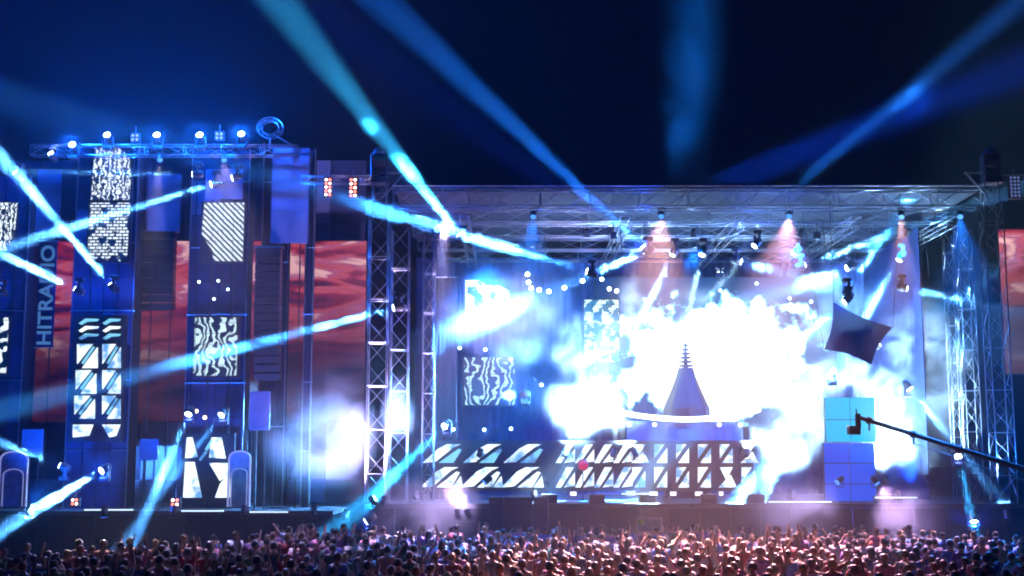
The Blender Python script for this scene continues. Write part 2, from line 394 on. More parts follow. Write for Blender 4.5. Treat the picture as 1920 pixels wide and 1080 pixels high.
led(170, 275, 248, 375, 60.5, screen('screen maze fine', 'maze', .62, 1.5, .62, 1), 'LED screen with fine speckled maze pattern, top of the left column', G, shape=[(0, 0), (.97, 0), (1, .55), (.9, .85), (.6, 1), (.05, 1)])
led(162, 380, 244, 490, 60.5, screen('screen maze bricks', 'brick', .5, 1.5, .42, 2), 'bright LED screen with brick grid pattern under the maze screen', G, shape=[(.02, .12), (.15, 0), (.3, .08), (.5, .02), (.62, .12), (.8, 0), (.97, .1), (1, 1), (.03, 1)])
led(376, 380, 458, 490, 60.5, screen('screen diagonal', 'diag', .85, 1.4, .42, 3), 'LED screen with diagonal stripes on top of the right column', G, shape=[(.3, 0), (1, 0), (1, 1), (.05, 1), (0, .45), (.28, .18)])
led(362, 595, 447, 705, 60.5, screen('screen squiggles', 'squig', .6, 1.1, .55, 4, (.7, .95, 1)), 'LED screen with cyan squiggles halfway down the right column', G)
led(-45, 380, 32, 470, 60.5, screen('screen spots', 'maze', .6, 1.5, .5, 5), 'LED screen with black spots cut by the left edge, upper one', G, shape=[(0, 0), (.8, 0), (.97, .35), (1, 1), (0, 1)])
led(-60, 595, 16, 700, 60.5, screen('screen left low', 'squig', .4, 1.3, .5, 8), 'LED screen cut by the left edge, lower one', G)
G = 'small LED screens at the left of the main stage'
led(872, 525, 955, 605, 63, screen('screen stage upper', 'blob', 1.2, 1.8, .47, 6), 'bright white LED screen with black flecks, upper at stage left', G, shape=[(0, 0), (1, 0), (1, .75), (.55, 1), (0, 1)])
led(870, 670, 965, 760, 63, screen('screen stage lower', 'squig', .6, 1.1, .64, 7, (.6, .9, 1)), 'LED screen with sparse white strokes, lower at stage left', G)
led(1096, 562, 1160, 680, 66, screen('screen stage inner', 'blob', 1.5, 1.4, .5, 9, (.75, 1, .98), (.02, .16, .22)), 'teal and white speckled LED screen left of the white video wall', G)
# central white video wall
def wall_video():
    """painted white glare with a ragged cyan rim on a dark blue screen"""
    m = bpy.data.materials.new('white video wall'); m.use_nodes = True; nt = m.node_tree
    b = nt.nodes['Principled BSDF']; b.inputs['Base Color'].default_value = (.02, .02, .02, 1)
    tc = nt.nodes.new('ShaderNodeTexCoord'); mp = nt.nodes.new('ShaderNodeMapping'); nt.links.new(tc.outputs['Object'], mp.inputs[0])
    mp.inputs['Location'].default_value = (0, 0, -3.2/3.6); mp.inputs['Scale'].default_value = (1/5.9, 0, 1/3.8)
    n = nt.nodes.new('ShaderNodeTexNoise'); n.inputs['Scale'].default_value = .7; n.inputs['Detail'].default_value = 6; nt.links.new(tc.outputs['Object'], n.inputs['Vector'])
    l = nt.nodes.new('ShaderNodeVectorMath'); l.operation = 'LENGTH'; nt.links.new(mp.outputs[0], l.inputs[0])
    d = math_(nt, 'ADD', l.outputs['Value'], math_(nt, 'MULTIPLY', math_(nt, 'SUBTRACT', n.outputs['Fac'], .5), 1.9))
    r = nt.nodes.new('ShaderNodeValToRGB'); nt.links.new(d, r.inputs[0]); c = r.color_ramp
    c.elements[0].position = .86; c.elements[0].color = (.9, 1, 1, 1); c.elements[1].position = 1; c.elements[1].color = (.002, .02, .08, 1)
    e = c.elements.new(.93); e.color = (.12, .4, .6, 1)  # glare and its soft edge put into the screen's colour
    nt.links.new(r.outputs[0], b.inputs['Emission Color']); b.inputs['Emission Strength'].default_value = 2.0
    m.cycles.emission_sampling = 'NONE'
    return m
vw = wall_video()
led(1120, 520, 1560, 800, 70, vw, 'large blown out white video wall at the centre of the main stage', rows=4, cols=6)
# blue and cyan column screen at the right
a = at(1548, 1000, 60.5)
r = led(1549, 745, 1640, 829, 60.5, emit('cyan screen face', (.0, .55, 1), 1.0), 'cyan upper half of the LED column right of the smoke', 'stacked LED blocks at the right of the main stage', frame=.0, rows=2, cols=2, gap=.018)
r = led(1549, 830, 1640, 985, 60.5, emit('blue screen face', (.0, .1, 1), .85), 'deep blue lower half of the LED column under the cyan block', 'stacked LED blocks at the right of the main stage', frame=.0, rows=4, cols=2, gap=.018)
# red planet video
G = 'red planet video screens behind the stage'
led(-40, 452, 687, 790, 66.5, video_red('planet video', .8), 'wide red planet video screen behind the left wing columns', G, rows=4, cols=10)
led(1886, 430, 2100, 700, 66.5, video_red('planet video right', 1.1, 2), 'red planet video screen at the far right edge', G, rows=3, cols=3)

# ------------------------------------------------------------------ lit triangle tiles
def tile_wall(name, label, Y, polys, body, group=None, cat='LED wall'):
    x0, y0, x1, y1 = body; a = at(x0, y1, Y+.12); b = at(x1, y0, Y+.12); o = Vector(((a.x+b.x)/2, Y, a.z))
    r = thing(name, o, label, cat, group)
    boxo('backing', (a.x-o.x, .12, 0), (b.x-o.x, .5, b.z-a.z), dark, r)
    for p, m in polys: poly('tile', p, Y, .08, m, r, o)
    return r
P = []
for (cx0, cx1) in ((0, 1), (2, 3)):
    for k, (y0, y1) in enumerate(((597, 640), (645, 690), (694, 738), (742, 785), (796, 820))):
        t = (y0-597)/223
        xa = (147-12*t) if cx0 == 0 else (192-1*t); xb = xa+(38 if cx0 == 0 else 34)
        g = 5
        if k == 4:
            P.append(([(xa, y0), (xb, y0), (xb-8, y1-3), (xa+(14 if cx0 else 0), y1)], tilem)); continue
        if k == 0:
            for q in range(3):
                yy = y0+q*14; P.append(([(xa, yy+9), (xa+13, yy), (xb, yy+1), (xb-3, yy+5), (xa+16, yy+6), (xa+5, yy+12)], tilem if q % 2 else tilec))
            continue
        P.append(([(xa, y0), (xb-g-4, y0), (xa, y1-g-3)], tilem)); P.append(([(xb, y0+g+1), (xb, y1), (xa+g+4, y1)], tilem))
        P.append(([(xa+8, y1-g-5), (xb-g-3, y0+4), (xb-g, y0+6), (xa+11, y1-g-2)], tilec))
tile_wall('triangle_tile_column', 'left column of glowing white triangle tiles in two strips', 60.4, P, (128, 590, 236, 828), 'columns of glowing triangle tiles')
P = [([(350, 820), (360, 820), (370, 857), (347, 859)], tilem), ([(396, 820), (415, 820), (423, 860), (392, 858)], tilem),
     ([(347, 866), (364, 866), (378, 933), (343, 933)], tilem), ([(392, 868), (430, 868), (430, 888), (412, 902)], tilem),
     ([(412, 908), (430, 884), (433, 933), (403, 933)], tilem), ([(384, 842), (396, 822), (400, 826), (388, 846)], tilec), ([(372, 862), (384, 846), (388, 848), (376, 864)], tilec)]
tile_wall('triangle_tile_column', 'short column of large white triangle tiles around a dark cross', 60.4, P, (338, 812, 440, 940), 'columns of glowing triangle tiles')
P = []
for rr, (y0, y1) in enumerate(((833, 868), (876, 914))):
    x = 792-4*rr
    while x < 1016:   # slanting leaf shaped pieces at the left
        w = 58; sk = 30
        P.append(([(x, y1), (x+sk, y0+8), (x+sk+16, y0), (x+w+14, y0), (x+w, y0+6), (x+24, y1-2)], tilem))
        P.append(([(x+30, y1), (x+w+10, y0+8), (x+w+16, y0+10), (x+w, y1)], tilem if rr else tilec))
        P.append(([(x+w+2, y1), (x+w+18, y0+16), (x+w+22, y1)], tilem)) if rr else None
        x += w+18
    x = 1042
    k = 0
    while x < 1400:
        w = 28 if x < 1170 else 24; gp = 8 if x < 1170 else 17
        if x < 1170:
            P.append(([(x, y1), (x+w-8, y0), (x+w+6, y0), (x+10, y1)], tilem)); P.append(([(x+16, y1), (x+w+8, y0+9), (x+w+8, y1-3)], tilem))
        else:
            fl = (k+rr) % 5 == 4
            P.append(([(x, y0), (x+w-5, y0), (x, y1-8)] if not fl else [(x, y0), (x+w, y0), (x+w/2, y1-14)], tilem))
            P.append(([(x+w, y0+7), (x+w, y1), (x+4, y1)] if not fl else [(x+w/2+8, y0+14), (x+w+8, y1), (x-2, y1)], tilem))
        x += w+gp; k += 1
tile_wall('riser_tile_wall', 'low wall of white triangle tiles across the front of the main stage', 62.5, P, (778, 826, 1412, 922))
# small lit squares under the tiles
for i, (px, w) in enumerate(((1075, 12), (1183, 18), (1225, 16), (1262, 12), (1310, 14), (1352, 8))):
    p = at(px, 926, 62); r = thing('floor_lamp', p, 'small square floor lamp in the row under the tile wall, '+['first', 'second', 'third', 'fourth', 'fifth', 'sixth'][i]+' from left', 'lamp', 'square floor lamps under the tile wall')
    hw = w/41/2; boxo('housing', (-hw-.04, 0, -.12), (hw+.04, .2, .16), dark, r); boxo('lens', (-hw, -.03, -.08), (hw, 0, .1), emit('floor lamp lens', (.8, .8, 1), 2.0), r)

# ------------------------------------------------------------------ DJ booth, cone
o = Vector((at(1290, 830, 63).x, 63.4, at(1290, 830, 63.4).z))
r = thing('curved_booth', o, 'curved DJ booth with a glowing white rim above the tile wall', 'booth')
R = 7.0
def arc(xh): return -R*math.cos(xh/R)+R if False else (R-math.sqrt(max(.01, R*R-xh*xh)))
N = 12; W = 2.9
for i in range(N):
    xa = -W+2*W*i/N; xb = -W+2*W*(i+1)/N
    bm = bmesh.new()
    za, zb = 1.02+.06*(xa/W)**2, 1.02+.06*(xb/W)**2
    v = [bm.verts.new(p) for p in ((xa+.01, arc(xa), 0), (xb-.01, arc(xb), 0), (xb-.01, arc(xb), zb), (xa+.01, arc(xa), za), (xa+.01, arc(xa)+.1, 0), (xb-.01, arc(xb)+.1, 0), (xb-.01, arc(xb)+.1, zb), (xa+.01, arc(xa)+.1, za))]
    for f in ((0,1,2,3),(7,6,5,4),(0,4,5,1),(3,2,6,7),(0,3,7,4),(1,5,6,2)): bm.faces.new([v[k] for k in f])
    obj('front_panel', bm, midblue, r)
bm = bmesh.new()
pts = [Vector((x, arc(x)-.05, 1.14+.55*(abs(x)/3.9)**2)) for x in [-3.6+7.4*i/24 for i in range(25)]]
for p, q in zip(pts, pts[1:]): bm_tube(bm, p, q, .13, n=8)
obj('glowing_rim', bm, emit('booth rim', (.8, .95, 1), 4), r)
for px in (1182, 1228, 1350, 1392):
    p = at(px, 796, 63.3)-o; bm = bmesh.new(); bm_lathe(bm, [(.09, 0), (.1, .03), (.06, .06)], 10)
    k = obj('bulb', bm, L_dim, r); xh = p.x; k.location = (xh, arc(xh)-.06, p.z); k.rotation_euler = (PI/2, 0, 0)
# grey legs under the booth
o = Vector((at(1287, 765, 66).x, 66, at(1287, 765, 66).z))
r = thing('cone_tower', (o.x, o.y, zd), 'dark blue cone with ribbed tip standing before the white video wall', 'stage prop')
hb = o.z-zd; H = at(1287, 640, 66).z-zd
cm = mat('cone cloth', (.002, .004, .012), .6, 0, .4, 2)
prof = [(1.2, 0), (1.2, hb-.1), (1.18, hb), (1.02, hb+.35), (.74, hb+1.0), (.5, hb+1.6), (.38, hb+2.05)]
for i in range(8):   # eight gores
    bm = bmesh.new(); rings = []
    for rr, z in prof:
        rings.append([bm.verts.new((rr*(1-.05*(j == 1))*math.cos(2*PI*(i+j/2*.97)/8), rr*(1-.05*(j == 1))*math.sin(2*PI*(i+j/2*.97)/8), z)) for j in range(3)])
    for A, B in zip(rings, rings[1:]):
        for j in range(2): bm.faces.new((A[j], A[j+1], B[j+1], B[j]))
    obj('gore', bm, cm, r, True)
for i in range(6):
    z = hb+2.1+i*.21; rr = .42-.055*i
    bm = bmesh.new(); bm_lathe(bm, [(rr*.4, z), (rr, z+.03), (rr*.92, z+.1), (rr*.4, z+.13)], 14); obj('ring', bm, cm, r)
bm = bmesh.new(); bm_lathe(bm, [(.12, hb+2.0), (.03, H)], 8); obj('spike', bm, dark, r)

# ------------------------------------------------------------------ left wing: clad columns and panels
def clad(x0, y0, x1, y1, Y, depth, label, cols, rows, m=darkblue, group='clad columns of the left wing', skip=(), pale=()):
    a = at(x0, y1, Y); b = at(x1, y0, Y); zg = min(a.z, 99); ox = (a.x+b.x)/2
    r = thing('clad_column', (ox, Y, 0), label, 'tower', group)
    w = (b.x-a.x)/2; z0 = 0; z1 = b.z
    boxo('core', (-w+.06, .06, z0), (w-.06, depth, z1-.04), cloth, r)
    for i in range(cols):
        for j in range(rows):
            if (i, j) in skip: continue
            mm = palepanel if (i, j) in pale else m
            boxo('panel', (-w+2*w*i/cols+.02, random.uniform(-.015, .015), z0+(z1-z0)*j/rows+.02), (-w+2*w*(i+1)/cols-.02, .05, z0+(z1-z0)*(j+1)/rows-.02), mm, r)
    for s in (-1, 1):
        bm = bmesh.new(); bm_tube(bm, (s*w, -.05, 0), (s*w, -.05, z1), .04, n=6); obj('edge_pipe', bm, steel, r)
        bm = bmesh.new(); x = s*w*random.uniform(.4, .8); bm_sweep(bm, [(x+.06*math.sin(t*1.3), -.04-.02*(t % 2), z1*t/10) for t in range(11)], .025, 5); obj('cable', bm, cloth, r)
    for j in range(1, rows, 2):
        bm = bmesh.new(); bm_tube(bm, (-w-.08, -.08, z1*j/rows), (w+.08, -.08, z1*j/rows), .03, n=6); obj('cross_pipe', bm, steel, r)
    return r
clad(118, 268, 262, 960, 61, 1.6, 'tall dark column carrying the maze and brick screens', 2, 12, pale=((0, 9), (1, 6)))
clad(340, 280, 470, 960, 61, 1.6, 'tall dark column carrying the diagonal and squiggle screens', 2, 12, pale=((0, 10),))
clad(-70, 330, 60, 960, 61, 1.6, 'dark column cut by the left edge', 2, 11)
clad(563, 280, 592, 960, 61.5, .8, 'narrow dark post right of the black speaker hang', 1, 12)
clad(478, 268, 545, 960, 63, 1.0, 'black column behind the speaker hang right of the wing', 1, 10, m=cloth)
def wallpanel(x0, y0, x1, y1, Y, label, m=palepanel, n=(1, 2)):
    a = at(x0, y1, Y); b = at(x1, y0, Y); r = thing('wall_panel', ((a.x+b.x)/2, Y, a.z), label, 'panel', 'flat blue panels of the left wing')
    w = (b.x-a.x)/2; h = b.z-a.z
    for i in range(n[0]):
        for j in range(n[1]):
            boxo('sheet', (-w+2*w*i/n[0]+.01, 0, h*j/n[1]+.01), (-w+2*w*(i+1)/n[0]-.01, .06, h*(j+1)/n[1]-.01), m, r)
    bm = bmesh.new()
    for p, q in (((-w, 0), (w, 0)), ((w, 0), (w, h)), ((w, h), (-w, h)), ((-w, h), (-w, 0))): bm_tube(bm, (p[0], .03, p[1]), (q[0], .03, q[1]), .035, n=6)
    obj('frame', bm, midblue, r)
    for s in (-1, 1): boxo('strut', (s*w*.6-.03, .08, -a.z), (s*w*.6+.03, .14, h*.9), dark, r)
wallpanel(508, 278, 580, 455, 60.7, 'large pale blue panel on the upper right of the wing', n=(1, 3))
wallpanel(275, 328, 340, 432, 61.8, 'pale blue panel between the two LED columns', n=(1, 2))
wallpanel(66, 318, 116, 440, 61.8, 'pale blue panel left of the maze screen')
wallpanel(385, 318, 455, 372, 60.5, 'pale blue panel above the diagonal stripe screen', midblue, (2, 1))
wallpanel(262, 824, 296, 862, 59.5, 'small pale panel low between the LED columns', n=(1, 1))
wallpanel(468, 735, 506, 806, 60, 'small blue panel low right of the squiggle column', midblue, (1, 1))
wallpanel(40, 806, 80, 856, 59.5, 'small blue panel low at the left edge', midblue, (1, 1))
# back wall of the wing
r = thing('wing_back_wall', (at(250, 900, 68).x, 68, 0), 'dark blue back wall of the left wing behind the columns', 'wall')
for i in range(12):
    for j in range(6):
        a = at(-100+i*66, 0, 68).x-r.location.x; b = at(-100+(i+1)*66, 0, 68).x-r.location.x
        H = at(0, 300, 68).z/6; boxo('panel', (a+.02, random.uniform(0, .05), j*H+.02), (b-.02, .12, (j+1)*H-.02), darkblue if (i*7+j*3) % 5 else midblue, r)
# wing top truss
truss('wing_truss', (at(60, 290, 60).x, 60, at(0, 283, 60).z), (at(560, 290, 60).x, 60, at(0, 283, 60).z), .5, .9, 'horizontal truss along the top of the left wing under the blue floodlights', 'left wing trusses')
truss('wing_truss', (at(565, 330, 60).x, 60, at(0, 338, 60).z), (at(705, 330, 60).x, 60, at(0, 338, 60).z), .35, .7, 'thin truss bridging the left wing and the main stage corner', 'left wing trusses')
# ring shaped truss on top right of the wing
c = at(507, 240, 60); r = thing('truss_ring', c, 'round truss ring with small glints on the top right of the wing', 'truss')
for k, (rr, yy) in enumerate(((.62, -.15), (.62, .15), (.42, -.15), (.42, .15))):
    bm = bmesh.new(); bm_sweep(bm, [(rr*math.cos(t*PI/10), yy, rr*.8*math.sin(t*PI/10)) for t in range(21)], .025); obj('hoop', bm, mat('dull steel', (.15, .16, .18), .4, .7), r)
for t in range(10):
    bm = bmesh.new(); a = t*PI/5; bm_tube(bm, (.42*math.cos(a), -.15, .336*math.sin(a)), (.62*math.cos(a+.3), .15, .5*math.sin(a+.3)), .015, n=5); obj('brace', bm, steel, r)
bm = bmesh.new(); bm_tube(bm, (0, 0, -1.0), (0, 0, -.5), .05, n=6); bm_tube(bm, (.3, 0, -.4), (1.5, 0, -1.1), .04, n=6); obj('mount', bm, steel, r)

# banner with the writing
a = at(64, 650, 59.6); b = at(108, 452, 59.6)
r = thing('banner', ((a.x+b.x)/2, 59.6, a.z), 'dark vertical banner reading HITRADIO in pale blue letters', 'banner')
w = (b.x-a.x)/2
boxo('cloth', (-w, .03, 0), (w, .06, b.z-a.z), darkblue, r)
for z in (0, b.z-a.z):
    bm = bmesh.new(); bm_tube(bm, (-w-.05, .045, z), (w+.05, .045, z), .04, n=8); obj('rod', bm, steel, r)
fc = bpy.data.curves.new('lettering', 'FONT'); fc.body = 'HITRADIO'; fc.size = 1.0; fc.extrude = .012; fc.offset = .02; fc.resolution_u = 3
to = bpy.data.objects.new('lettering', fc); COL.objects.link(to)
dg = bpy.context.evaluated_depsgraph_get(); me = bpy.data.meshes.new_from_object(to.evaluated_get(dg)); bpy.data.objects.remove(to)
xs = [v.co.x for v in me.vertices]; ys = [v.co.y for v in me.vertices]
tl = (b.z-a.z)*.94; sx = tl/(max(xs)-min(xs)); sy = 2*w*.78/(max(ys)-min(ys))
for v in me.vertices:
    X, Yy, Z = v.co; v.co = Vector((w*.78-(Yy-min(ys))*sy, -Z, (X-min(xs))*sx+.1))
me.materials.clear(); me.materials.append(emit('banner letters', (.1, .3, .75), .55)); link('lettering', me, r, (0, 0, 0))

# arched clear frames
def arch(px, py0, py1, hwpx, Y, label):
    p = at(px, py1, Y); h = at(px, py0, Y).z-p.z; w = hwpx*Y/2400
    r = thing('arched_frame', p, label, 'frame', 'arched lit frames on the wing deck')
    for s, t in ((1, .045), (.72, .02)):
        pts = [Vector((-w*s, 0, 0)), Vector((-w*s, 0, h*s-w*.6))]+[Vector((-w*s*math.cos(a*PI/8), 0, h*s-w*.6+w*.6*s*math.sin(a*PI/8))) for a in range(1, 8)]+[Vector((w*s, 0, h*s-w*.6)), Vector((w*s, 0, 0))]
        bm = bmesh.new(); bm_sweep(bm, pts, t, 6); obj('rim', bm, emit('arched rim glow', (.35, .4, .9), .7), r)
    bm = bmesh.new(); w2 = w*.97
    P = [(-w2, 0), (w2, 0), (w2, h-w*.6)]+[(w2*math.cos(a*PI/8), h-w*.6+w*.58*math.sin(a*PI/8)) for a in range(1, 8)]+[(-w2, h-w*.6)]
    A = [bm.verts.new((x, .05, z)) for x, z in P]; bm.faces.new(A)
    g = bpy.data.materials.get('frosted sheet')
    if not g:
        g = mat('frosted sheet', (.4, .45, .8), .4); g.node_tree.nodes['Principled BSDF'].inputs['Alpha'].default_value = .45
    obj('sheet', bm, g, r)
    boxo('foot', (-w-.1, -.15, -.06), (w+.1, .25, 0), dark, r)
arch(447, 846, 950, 20, 59, 'arched lit frame right of the white triangle tiles')
arch(22, 846, 950, 26, 59, 'arched lit frame at the left edge of the wing deck')

# ------------------------------------------------------------------ small lamps
def blinder(px, py, Y, cols, rows, label, cell=.16, mats=None, group='small grid lamps', back=True):
    p = at(px, py, Y); r = thing('blinder_light', p, label, 'lamp', group)
    w, h = cols*cell/2, rows*cell/2
    boxo('housing', (-w-.04, .02, -h-.04), (w+.04, .2, h+.04), plastic, r, .01)
    for i in range(cols):
        for j in range(rows):
            bm = bmesh.new(); bm_lathe(bm, [(cell*.3, 0), (cell*.36, .02), (cell*.2, .05)], 8)
            k = obj('bulb', bm, (mats or [L_dim])[(i+j) % len(mats or [1])], r); k.location = (-w+cell*(i+.5), .0, -h+cell*(j+.5)); k.rotation_euler = (PI/2, 0, 0)
    bm = bmesh.new(); bm_tube(bm, (0, .1, h+.04), (0, .1, h+.4), .02, n=6); obj('hanger', bm, steel, r)
G = 'grid lamps hanging around the stages'
blinder(615, 351, 59.5, 2, 5, 'tall grid lamp with red and white bulbs, left of the pair', .18, [L_pale, L_red], G)
blinder(662, 352, 59.5, 2, 5, 'tall grid lamp with red and white bulbs, right of the pair', .19, [L_red, L_pale], G)
blinder(253, 258, 60, 2, 2, 'tiny grid lamp between the second and third blue floodlight', .2, [emit('dim lilac bulb', (.5, .45, .9), 1)], G)
blinder(411, 255, 60, 2, 2, 'tiny grid lamp between the fourth and fifth blue floodlight', .2, [emit('dim lilac bulb', (.5, .45, .9), 1)], G)
blinder(140, 941, 57, 2, 2, 'tiny red grid lamp below the left LED column', .17, [L_red, L_pale], G)
blinder(328, 942, 57, 2, 2, 'tiny red grid lamp at the left foot of the white triangle tiles', .19, [L_red, L_pale], G)
blinder(1903, 350, 57.8, 3, 6, 'dim grid lamp hanging from the boom of the right tower', .17, [emit('very dim bulb', (.2, .3, .7), .6)], G)

def bulbs(name, label, pts, Y, r=.07, m=None, pipe=True, group=None):
    P = [at(x, y, Y) for x, y in pts]; t = thing(name, P[0], label, 'lights', group)
    if pipe:
        bm = bmesh.new(); bm_sweep(bm, [p-P[0]+Vector((0, .12, 0)) for p in P], .02, 6); obj('pipe', bm, cloth, t)
    for i, p in enumerate(P):
        bm = bmesh.new(); bm_lathe(bm, [(r*.7, -r*.2), (r, .1), (r*.6, .1+r)], 10)
        k = obj('bulb', bm, m or L_dim, t); k.location = p-P[0]; k.rotation_euler = (PI/2, 0, 0)
bulbs('bulb_string', 'curved pipe with white bulbs hanging above the lavender smoke', [(989, 515), (991, 530), (996, 541), (1011, 544), (1029, 547), (1058, 540), (1092, 527)], 62, .1, L_white)
bulbs('bulb_string', 'three bulbs in a row beside the teal speckled screen', [(1128, 524), (1142, 542), (1156, 546)], 63, .09, L_white)
bulbs('bulb_string', 'row of bulbs between the two small stage left screens', [(862, 653), (910, 656), (958, 674), (1015, 722)], 62.6, .09, L_dim)
bulbs('bulb_string', 'low row of bulbs above the slanting tiles', [(850, 805), (908, 806), (958, 804)], 62.8, .09, L_dim)
bulbs('bulb_string', 'cluster of small bulbs under the diagonal stripe screen', [(374, 529), (410, 527), (428, 543), (402, 561)], 60.3, .07, L_dim)
bulbs('bulb_string', 'warm bulb and white bulbs above the white triangle tiles', [(369, 771), (385, 783), (420, 772)], 60.2, .09, L_warm)
bulbs('bulb_string', 'line of bulbs on the dark rail right of the booth', [(1480, 560), (1520, 566), (1418, 532), (1350, 545)], 64, .08, L_dim, False)

# red round lamp
p = at(1093, 872, 62.2); r = thing('round_lamp', p, 'round red lamp in front of the white triangle tiles', 'lamp')
bm = bmesh.new(); bm_lathe(bm, [(.27, -.02), (.29, .05), (.27, .14), (.1, .2)], 20); k = obj('housing', bm, plastic, r); k.rotation_euler = (-PI/2, 0, 0)
bm = bmesh.new(); bm_lathe(bm, [(.25, 0), (.22, .05), (.1, .09)], 20); k = obj('lens', bm, emit('deep red lens', (.62, .0, .04), .9), r); k.rotation_euler = (PI/2, 0, 0)
bm = bmesh.new(); bm_tube(bm, (0, .08, -.25), (0, .08, zd-p.z), .025, n=6); obj('stand', bm, dark, r)

# ------------------------------------------------------------------ speakers
def line_array(px, py0, n, Y, label, w=.6, group='hanging speaker lines'):
    p = at(px, py0, Y); r = thing('line_array', p, label, 'speaker', group)
    boxo('bumper', (-w-.08, -.25, -.08), (w+.08, .35, 0), steel, r)
    bm = bmesh.new(); bm_box(bm, (-w, -.32, -.36), (w, .3, 0)); bev(bm, .025); cab = mesh('cabinet', bm, plastic)
    bm = bmesh.new(); bm_box(bm, (-w+.05, -.345, -.33), (w-.05, -.322, -.03)); gr = mesh('grille', bm, mat('speaker grille', (.03, .03, .035), .5, .5, .4, 30, .5))
    for i in range(n):
        a = max(0, i-n*.5)*.035
        c = link('cabinet', cab, r, (0, .4*max(0, i-n*.5)**2*.02, -.1-i*.39)); c.rotation_euler = (a, 0, 0)
        link('grille', gr, c)
line_array(505, 462, 16, 60.2, 'long black speaker hang right of the left wing columns')
line_array(300, 432, 10, 62.5, 'black speaker hang between the two LED columns', .8)
for i, px in enumerate((930, 958, 985, 1015, 1330, 1375, 1700, 1745)):
    p = at(px, 1000, 55.8); r = thing('subwoofer', (p.x, 55.8, 0), 'black subwoofer on the ground before the stage, '+['first', 'second', 'third', 'fourth', 'fifth', 'sixth', 'seventh', 'eighth'][i]+' from left', 'speaker', 'subwoofers in front of the stage')
    bm = bmesh.new(); bm_box(bm, (-.31, 0, 0), (.31, .8, 1.25 if i > 3 else 2.9)); bev(bm, .02); obj('cabinet', bm, plastic, r)
    for k in range(1 if i > 3 else 2):
        bm = bmesh.new(); bm_box(bm, (-.28, -.02, .05+1.4*k), (.28, 0, 1.2+1.4*k)); obj('grille', bm, mat('speaker grille', (.03,)*3), r)

for i, px in enumerate((1030, 1120, 1215, 1330, 1420, 1660)):
    p = at(px, 936, 57.2); r = thing('monitor_wedge', (p.x, 57.3, zd), 'black monitor wedge on the main deck edge, '+['first', 'second', 'third', 'fourth', 'fifth', 'sixth'][i]+' from left', 'speaker', 'monitor wedges on the deck edge')
    bm = bmesh.new(); v = [bm.verts.new((x, y, z)) for x in (-.35, .35) for y, z in ((0, 0), (.55, 0), (.5, .2), (.12, .42), (0, .38))]
    bm.faces.new(v[:5]); bm.faces.new(v[5:][::-1])
    for k in range(5): bm.faces.new((v[k], v[(k+1) % 5], v[5+(k+1) % 5], v[5+k]))
    obj('cabinet', bm, plastic, r); bm = bmesh.new(); bm_box(bm, (-.3, .18, 0), (.3, .44, .015)); k = obj('grille', bm, mat('speaker grille', (.03,)*3), r); k.rotation_euler = (-.52, 0, 0); k.location = (0, -.02, .5)
# ------------------------------------------------------------------ sail put in for a dark gap in the smoke, camera crane
C4 = [at(1562, 566, 60.5), at(1674, 614, 58.8), at(1634, 684, 59.5), at(1545, 655, 61.2)]
r = thing('smoke_gap_sail', C4[0], 'dark blue four cornered sail put in for the dark gap in the smoke', 'sail')
bm = bmesh.new(); N = 12; g = {}
for i in range(N+1):
    for j in range(N+1):
        u, v = i/N, j/N; p = C4[0].lerp(C4[1], u).lerp(C4[3].lerp(C4[2], u), v); c = (C4[0]+C4[1]+C4[2]+C4[3])/4
        e = 1-.12*(4*u*(1-u)*(1-4*v*(1-v))+4*v*(1-v)*(1-4*u*(1-u))); p = c+(p-c)*e; p.y += .5*math.sin(u*PI)*math.sin(v*PI)
        g[i, j] = bm.verts.new(p-C4[0])
for i in range(N):
    for j in range(N): bm.faces.new((g[i, j], g[i+1, j], g[i+1, j+1], g[i, j+1]))
obj('fabric', bm, mat('sail cloth', (.004, .012, .04), .7, 0, .3, 1.5), r, True)
for c, t in ((C4[0], (0, 0, 7)), (C4[1], (.6, 0, 6.5)), (C4[3], (-1, .5, 9))):
    bm = bmesh.new(); bm_tube(bm, c-C4[0], c-C4[0]+Vector(t), .015, n=4); obj('guy_line', bm, dark, r)

Yc = 44
A = at(1608, 782, Yc); B = at(2080, 930, Yc-3)
r = thing('camera_crane', (B.x, B.y, 0), 'black camera crane reaching in from the right over the crowd', 'crane')
O = Vector((B.x, B.y, 0)); d = (B-A).normalized()
bm = bmesh.new(); bm_tube(bm, A-O, B-O+d*2, .07, .11, n=8); obj('arm', bm, dark, r)
bm = bmesh.new(); A2 = A+d*2.0+Vector((0, 0, -.28)); bm_tube(bm, A2-O, A+d*5-O+Vector((0, 0, -.38)), .02, n=5); bm_tube(bm, A+d*5-O+Vector((0, 0, -.38)), B-O+Vector((0, 0, -.4)), .02, n=5); obj('tension_cable', bm, dark, r)
for k in range(6):
    q = A+d*(.4+1.5*k); bm = bmesh.new(); bm_tube(bm, q-O+Vector((0, 0, .09)), q-O+Vector((0, 0, -.34)), .03, n=5); bm_tube(bm, q-O-d*.08, q-O+d*.08, .12, n=8); obj('clamp', bm, dark, r)
H = A-O
bm = bmesh.new(); bm_box(bm, H+Vector((-.08, -.06, -.42)), H+Vector((.1, .06, .12))); bev(bm, .02); obj('head_bracket', bm, dark, r)
bm = bmesh.new(); bm_box(bm, H+Vector((-.34, -.15, -.6)), H+Vector((.06, .2, -.3))); bev(bm, .03)
k = obj('camera_body', bm, dark, r)
bm = bmesh.new(); bm_tube(bm, H+Vector((-.15, .2, -.45)), H+Vector((-.15, .42, -.45)), .09, .11, n=12); obj('camera_lens', bm, plastic, k)
bm = bmesh.new(); bm_tube(bm, H+Vector((-.02, 0, .1)), H+Vector((-.05, 0, .28)), .025, n=5); obj('antenna', bm, dark, r)
